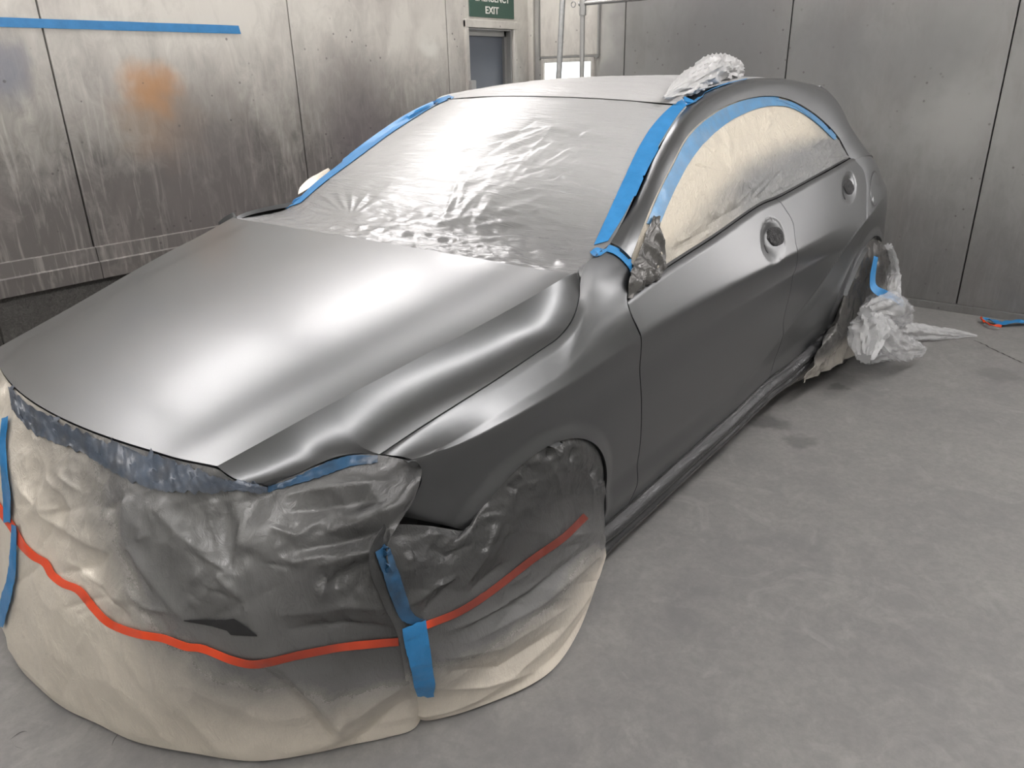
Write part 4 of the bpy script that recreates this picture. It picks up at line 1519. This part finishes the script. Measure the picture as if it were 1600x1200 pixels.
G = folds(G, FB, pinch)
G[..., 2] = np.where(vv < 0.999, np.maximum(G[..., 2], 0.008), G[..., 2])
spray = 1.0 * smooth01((0.52 + 0.46 * smooth01((G[..., 1] - 0.15) / 0.6) - vv) / 0.55)
spray = spray * (0.22 + 0.68 * smooth01((G[..., 1] + 0.2) / 0.5))
spray = spray + 0.34 * smooth01((G[..., 1] - 0.28) / 0.3) * smooth01((1.0 - vv) / 0.35)
spray = spray + 0.55 * smooth01((G[..., 1] - 0.66) / 0.16) * smooth01((0.75 - vv) / 0.4)
fp = sheet('bumper_paper', G, 'masking_paper', None, attr=np.clip(spray, 0, 2), thick=0.002)
tag(fp, 'large beige masking sheet draped over the front bumper, greyed by overspray', 'masking paper')
bv_fp = bvh_of(fp)

# ---- paper over the front wheel
arc_px = [(738, 834), (752, 806), (770, 780), (790, 757), (830, 720), (860, 700), (884, 690), (905, 686), (925, 695), (940, 712), (955, 742), (961, 778), (957, 812)]
tw = [(x, float(Wside(x, z)), z) for x, z in [low[0], low[10], low[20]]] + [(0.332 * math.cos(a), float(Wside(0.332 * math.cos(a), 0.30 + 0.332 * math.sin(a))), 0.30 + 0.332 * math.sin(a)) for a in np.linspace(a0, math.radians(-8), 16)]
T0 = spline(tw, 260) + np.array([0, -0.007, 0.004])
wm1 = spline([atw(618, 850, .856), atw(690, 860, .875), atw(755, 842, .885), atw(810, 800, .895), atw(850, 760, .90), (0.08, .90, .55), (0.20, .89, .45), (0.275, .88, .36), (0.29, .872, .30), (0.30, .865, .25)], 260)
wm2 = spline([atw(632, 950, .862), atw(700, 950, .895), atw(770, 925, .91), atw(830, 880, .915), atw(880, 830, .915), (0.20, .905, .36), (0.25, .895, .30), (0.285, .88, .25), (0.30, .87, .21)], 260)
hw = [atz(660, 1098, .02), atz(676, 1112, .014), atz(710, 1112, .012), atz(760, 1099, .012), atz(830, 1070, .012), atz(868, 1042, .014), atw(905, 985, .90), atw(928, 925, .885), atw(946, 868, .87)]
wh = spline(hw, 260)
G = loft([T0, wm1, wm2, wh], 260, 180, raw=True)
S2 = spline([tuple(p) for p in SEAM[::16]] + [tuple(SEAM[-1])], 180) + np.array([-0.035, -0.012, 0])
uw = np.linspace(0, 1, 260)[None, :, None]
G = G + (1 - uw) ** 10 * (S2[:, None] - G[:, :1])
vv = np.linspace(0, 1, 180)[:, None] * np.ones((1, 260))
uw = np.linspace(0, 1, 260)[None] * np.ones((180, 1))
pinch = smooth01(vv / 0.05) * smooth01((1.01 - vv) / 0.06) * smooth01(uw / .02)
G = crumple(G, 0.014, 4.0, 81, 0.7, (0.7, 1.0, 1.6), pinch, 2)
G = crumple(G, 0.005, 16.0, 82, 0.8, (0.8, 1, 1.2), pinch * (0.3 + smooth01((0.3 - vv) / .2)), 2)
FW = [([(640, 945), (680, 915), (715, 900)], .018, 8), ([(660, 960), (690, 930), (714, 903)], -.012, 8), ([(640, 860), (642, 905)], .012, 6),
      ([(670, 850), (700, 870), (740, 850)], -.014, 9), ([(725, 915), (760, 860), (790, 790)], .016, 7), ([(735, 925), (790, 880)], -.014, 8),
      ([(730, 980), (830, 930), (930, 850)], -.020, 11), ([(740, 1000), (840, 945), (935, 870)], .016, 10), ([(700, 985), (760, 960), (860, 900)], .014, 8),
      ([(690, 1030), (780, 1010), (900, 940)], .012, 11), ([(680, 1075), (760, 1070), (830, 1050)], .012, 8), ([(700, 1050), (780, 1045), (880, 980)], -.012, 9),
      ([(800, 760), (790, 830), (760, 880)], .012, 9), ([(860, 720), (880, 780)], .008, 8), ([(905, 700), (925, 770), (925, 830)], .009, 9), ([(935, 730), (945, 800)], -.008, 7)]
for k_ in range(10):
    a_ = k_ / 9 * 2.4 + 0.35
    cx_, cy_ = 868 + 88 * math.cos(math.pi - a_) * .95, 790 - 100 * math.sin(math.pi - a_)
    FW.append(([(cx_, cy_), (cx_ + (868 - cx_) * .25, cy_ + (800 - cy_) * .25)], .010 * (1 if k_ % 2 else -1), 4))
for k in range(30):
    x0, y0 = rs.uniform(640, 930), rs.uniform(760, 1060)
    a_ = rs.gauss(-0.62, 0.4)
    ln = rs.uniform(25, 90)
    FW.append(([(x0, y0), (x0 + ln * math.cos(a_), y0 + ln * math.sin(a_))], rs.choice((1, -1)) * rs.uniform(.002, .006), rs.uniform(4, 7)))
G = folds(G, FW, pinch)
G[..., 2] = np.maximum(G[..., 2], 0.006)
spray = 2.05 * smooth01((1.02 - vv) / 0.86) - 0.08
wp_ = sheet('wheel_paper', G, 'masking_paper', None, attr=np.clip(spray, 0, 2), thick=0.002)
tag(wp_, 'beige masking sheet hanging over the front wheel, dark overspray at the arch', 'masking paper')
bv_wp = bvh_of(wp_)


def offs(pts, d):
    P = np.array(pts, float)
    T = np.gradient(P, axis=0)
    T /= np.linalg.norm(T, axis=1, keepdims=True)
    N = np.stack([-T[:, 1], T[:, 0]], 1)
    return [tuple(p) for p in P - N * d], [tuple(p) for p in P + N * d]


a_, b_ = offs([(-12, 775)] + stripe_px, 6.0)
sv = np.ones((4, 1)) * np.interp(np.linspace(0, 1, 150), [0, .62, .72, .86, .93, 1], [0, 0, .75, .75, .4, .7])[None]
ribbon('orange_stripe', a_, b_, bv_fp, 'orange_stripe', fp, 0.004, 150, 4, sv)
a_, b_ = offs([(664, 976), (716, 955), (764, 925), (831, 873), (882, 837), (914, 806)], 5.5)
sv = np.ones((4, 1)) * np.interp(np.linspace(0, 1, 90), [0, .05, .2, 1], [0.1, .7, .95, 1.0])[None]
ribbon('orange_stripe', a_, b_, bv_wp, 'orange_stripe', wp_, 0.004, 90, 4, sv)

# tear in the bumper paper, its shaded inside painted as a dark patch on top
ta = [(288, 968), (320, 967), (352, 968), (366, 966), (384, 978), (402, 992)]
tb_ = [(288, 969), (322, 975), (356, 984), (362, 991), (384, 992), (402, 992.5)]
ribbon('dark_tear_patch', ta, tb_, bv_fp, 'dark_inside', fp, 0.003, 40, 5, 0.0, smooth_px=False)

# ---- tapes on the front sheets
bv_front = bvh_of(fp, wp_)
tp_ = ribbon('seam_tape', [(584, 862), (600, 905), (612, 940), (628, 968), (648, 975)], [(604, 850), (622, 895), (634, 930), (646, 960), (662, 966)], bv_front, 'blue_tape_dusted', None, 0.005, 60, 6, 0, 0.004)
tag(tp_, 'darkened blue tape running down the sheet seam below the headlight', 'tape')
tp2 = ribbon('seam_tape', [(628, 978), (632, 1010), (640, 1040), (646, 1068), (652, 1082)], [(662, 966), (668, 1000), (674, 1040), (678, 1064), (677, 1084)], bv_front, 'blue_tape', None, 0.009, 50, 6, 0, 0.006)
tag(tp2, 'bright blue tape holding the two front sheets together above the floor', 'tape')
tp3 = ribbon('seam_tape', [(8, 655), (5, 690), (7, 735), (10, 780), (11, 815)], [(18, 652), (14, 690), (17, 740), (22, 780), (21, 815)], bv_fp, 'blue_tape', None, 0.008, 50, 4, 0, 0.005)
tag(tp3, 'thin vertical blue tape on the bumper sheet above the orange stripe', 'tape')
tp4 = ribbon('seam_tape', [(24, 818), (22, 860), (17, 900), (6, 940), (6, 978)], [(32, 820), (31, 862), (28, 910), (17, 955), (10, 978)], bv_fp, 'blue_tape', None, 0.008, 50, 4, 0, 0.005)
tag(tp4, 'thin blue tape on the bumper sheet crossing below the orange stripe', 'tape')
# filmed tape along the hood front edge
tp5 = ribbon('edge_tape', [(14, 592), (34, 616), (60, 634), (100, 651), (160, 675), (234, 706), (300, 730), (360, 750), (418, 760)], [(22, 640), (50, 672), (84, 690), (130, 707), (185, 740), (250, 766), (310, 768), (370, 766), (418, 768)], bv_fp, 'blue_tape_greyed', None, 0.005, 150, 9, 0, 0.010)
tag(tp5, 'grey blue tape under film along the front edge of the hood', 'tape')
tp6 = ribbon('edge_tape', [(419, 759), (460, 745), (500, 728), (530, 717), (556, 712), (590, 713)], [(419, 768), (460, 759), (500, 747), (530, 736), (556, 728), (590, 724)], bv_fp, 'blue_tape_dusted', None, 0.004, 60, 5, 0, 0.003)
tag(tp6, 'dark blue tape along the headlight edge of the hood', 'tape')

# ---- tapes on pillars and windows
bv_pil = bvh_of(wsf, rof)
tp7 = ribbon('screen_tape', [(928, 384), (950, 335), (975, 280), (1000, 228), (1020, 197), (1048, 168), (1080, 148), (1120, 134), (1165, 126)], [(950, 378), (978, 332), (1000, 288), (1022, 242), (1046, 200), (1070, 168), (1094, 150), (1130, 134.5), (1168, 124)], bvh_of(wsf, rof, sf), 'blue_tape', None, 0.004, 110, 6)
tag(tp7, 'blue tape along the near edge of the windscreen and roof rail', 'tape')
tp8 = ribbon('screen_tape', [(470, 318), (510, 284), (560, 247), (610, 210), (650, 184), (680, 166), (710, 153)], [(446, 326), (488, 282), (538, 244), (593, 204), (634, 178), (668, 161), (702, 150)], bvh_of(wsf, rof, sf_far), 'blue_tape', None, 0.004, 80, 5)
tag(tp8, 'blue tape along the far edge of the windscreen', 'tape')
tp9 = ribbon('window_tape', [(1009, 350), (1029, 302), (1051, 258), (1073, 217), (1102, 188), (1142, 164), (1193, 151.5), (1227, 154.5), (1255, 167.5), (1284, 189), (1308, 216)],
             [(1028, 356), (1050, 304), (1074, 258), (1096, 228), (1122, 203), (1150, 184), (1192, 168), (1226, 167), (1250, 176), (1278, 196), (1302, 219)], bvh_of(swf), 'blue_tape_filmed', None, 0.004, 120, 5)
tag(tp9, 'blue tape arching along the top edge of the side windows', 'tape')
tp10 = ribbon('joint_tape', [(950, 384), (962, 388), (974, 396), (984, 406), (989, 414)], [(944, 394), (956, 397), (968, 405), (980, 418), (987, 428)], bvh_of(fen, sf, wsf), 'blue_tape', None, 0.004, 40, 5)
tag(tp10, 'short blue tape across the fender below the windscreen pillar', 'tape')
tp11 = ribbon('joint_tape', [(922, 396), (932, 389), (944, 391), (950, 385)], [(926, 402), (936, 401), (944, 396), (952, 392)], bvh_of(wsf, fen), 'blue_tape', None, 0.005, 20, 4)
tag(tp11, 'torn end of blue tape on the film at the windscreen corner', 'tape')

# tape on the stained wall
q0, q1 = pw(-60, 32), pw(373, 46)
V = [(q0[0], q0[1] - .002, 1.678), (q0[0], q0[1] - .002, 1.735), (q1[0], q1[1] - .002, 1.705), (q1[0] + .006, q1[1] - .002, 1.672)]
zt0, zb0 = atw(0, 27, WL)[2], atw(0, 42, WL)[2]
zt1, zb1 = atw(371, 40, WL)[2], atw(373, 53, WL)[2]
xa, xb_ = -0.6, q1[0]
n_ = 30
G = np.zeros((3, n_, 3))
for i in range(n_):
    x = xa + (xb_ - xa) * i / (n_ - 1)
    f = (x - atw(0, 34, WL)[0]) / (xb_ - atw(0, 34, WL)[0])
    for j in range(3):
        zlo = zb0 + (zb1 - zb0) * f
        zhi = zt0 + (zt1 - zt0) * f
        G[j, i] = (x + (0.008 * (1 - j / 2) if i == n_ - 1 else 0), WL + 0.0035, zlo + (zhi - zlo) * j / 2 + 0.0015 * nz(x * 6, j, 0))
wt = sheet('wall_tape', G, 'blue_tape', None, thick=0.001)
tag(wt, 'long blue tape stuck level across the stained wall', 'tape')

# scrap of tape on the floor by the back wall
scr = empty('tape_scrap', B(atz(1565, 505, 0)))
tag(scr, 'crumpled blue and orange tape scrap on the floor by the back wall', 'tape')


def floor_strip(name, pxs, wd, mat, seed):
    P = spline([atz(p[0], p[1], .012) for p in pxs], 40)
    T = np.gradient(P, axis=0)
    T /= np.linalg.norm(T, axis=1, keepdims=True)
    N = np.cross(T, np.array([0, 0, 1.0]))
    G = np.zeros((5, 40, 3))
    for j in range(5):
        for i in range(40):
            t_ = j / 4 - .5
            h = 0.012 + 0.03 * abs(nz(P[i][0] * 14, P[i][1] * 14, j * .5, seed))
            G[j, i] = P[i] + N[i] * t_ * wd + np.array([0, 0, h - 0.006])
    return sheet(name, G, mat, scr)


floor_strip('tape', [(1536, 501), (1548, 503), (1562, 507), (1580, 506), (1600, 505), (1630, 508)], 0.055, 'blue_tape', 1)
floor_strip('tape_tail', [(1532, 500), (1540, 507), (1552, 512), (1564, 514)], 0.014, 'orange_stripe', 2)

# beige paper corner showing past the far windscreen pillar
G = loft([spline([atw(466, 304, -.76), atw(486, 292, -.75), atw(516, 266, -.74)], 16), spline([atw(468, 292, -.79), atw(478, 281, -.79), atw(513, 263, -.75)], 16)], 16, 8, raw=True)
G = crumple(G, 0.008, 12, 91)
fm = sheet('mirror_paper', G, 'masking_paper', None, attr=np.zeros(G.shape[:2]))
tag(fm, 'beige paper corner sticking out behind the far windscreen pillar', 'masking paper')

# cracks in the floor
def crack(pxs, wd0):
    ck = spline([atz(*p, .0) for p in pxs], 50)
    Vc, Fc = [], []
    for i, p in enumerate(ck):
        d_ = wd0 * (1 + 0.7 * nz(p[0] * 30, p[1] * 30, 0)) * (0.2 + 0.8 * math.sin(math.pi * i / 49))
        j_ = 2 * wd0 * nz(p[0] * 40, p[1] * 40, 3)
        Vc += [(p[0] + j_, -p[1] + d_, 0.0012), (p[0] + j_, -p[1] - d_, 0.0012)]
    for i in range(len(ck) - 1):
        Fc.append((2 * i, 2 * i + 1, 2 * i + 3, 2 * i + 2))
    mesh_from('crack', Vc, Fc, 'floor_crack', fl, smooth=False)


crack([(1490, 528), (1524, 533), (1550, 545), (1575, 557), (1600, 568), (1660, 592)], 0.006)
crack([(16, 1156), (30, 1146), (40, 1143), (47, 1150)], 0.0012)
crack([(17, 1155), (24, 1166), (36, 1170)], 0.0012)
crack([(175, 1166), (179, 1155), (186, 1146)], 0.0015)
crack([(795, 1075), (802, 1080), (806, 1090)], 0.001)
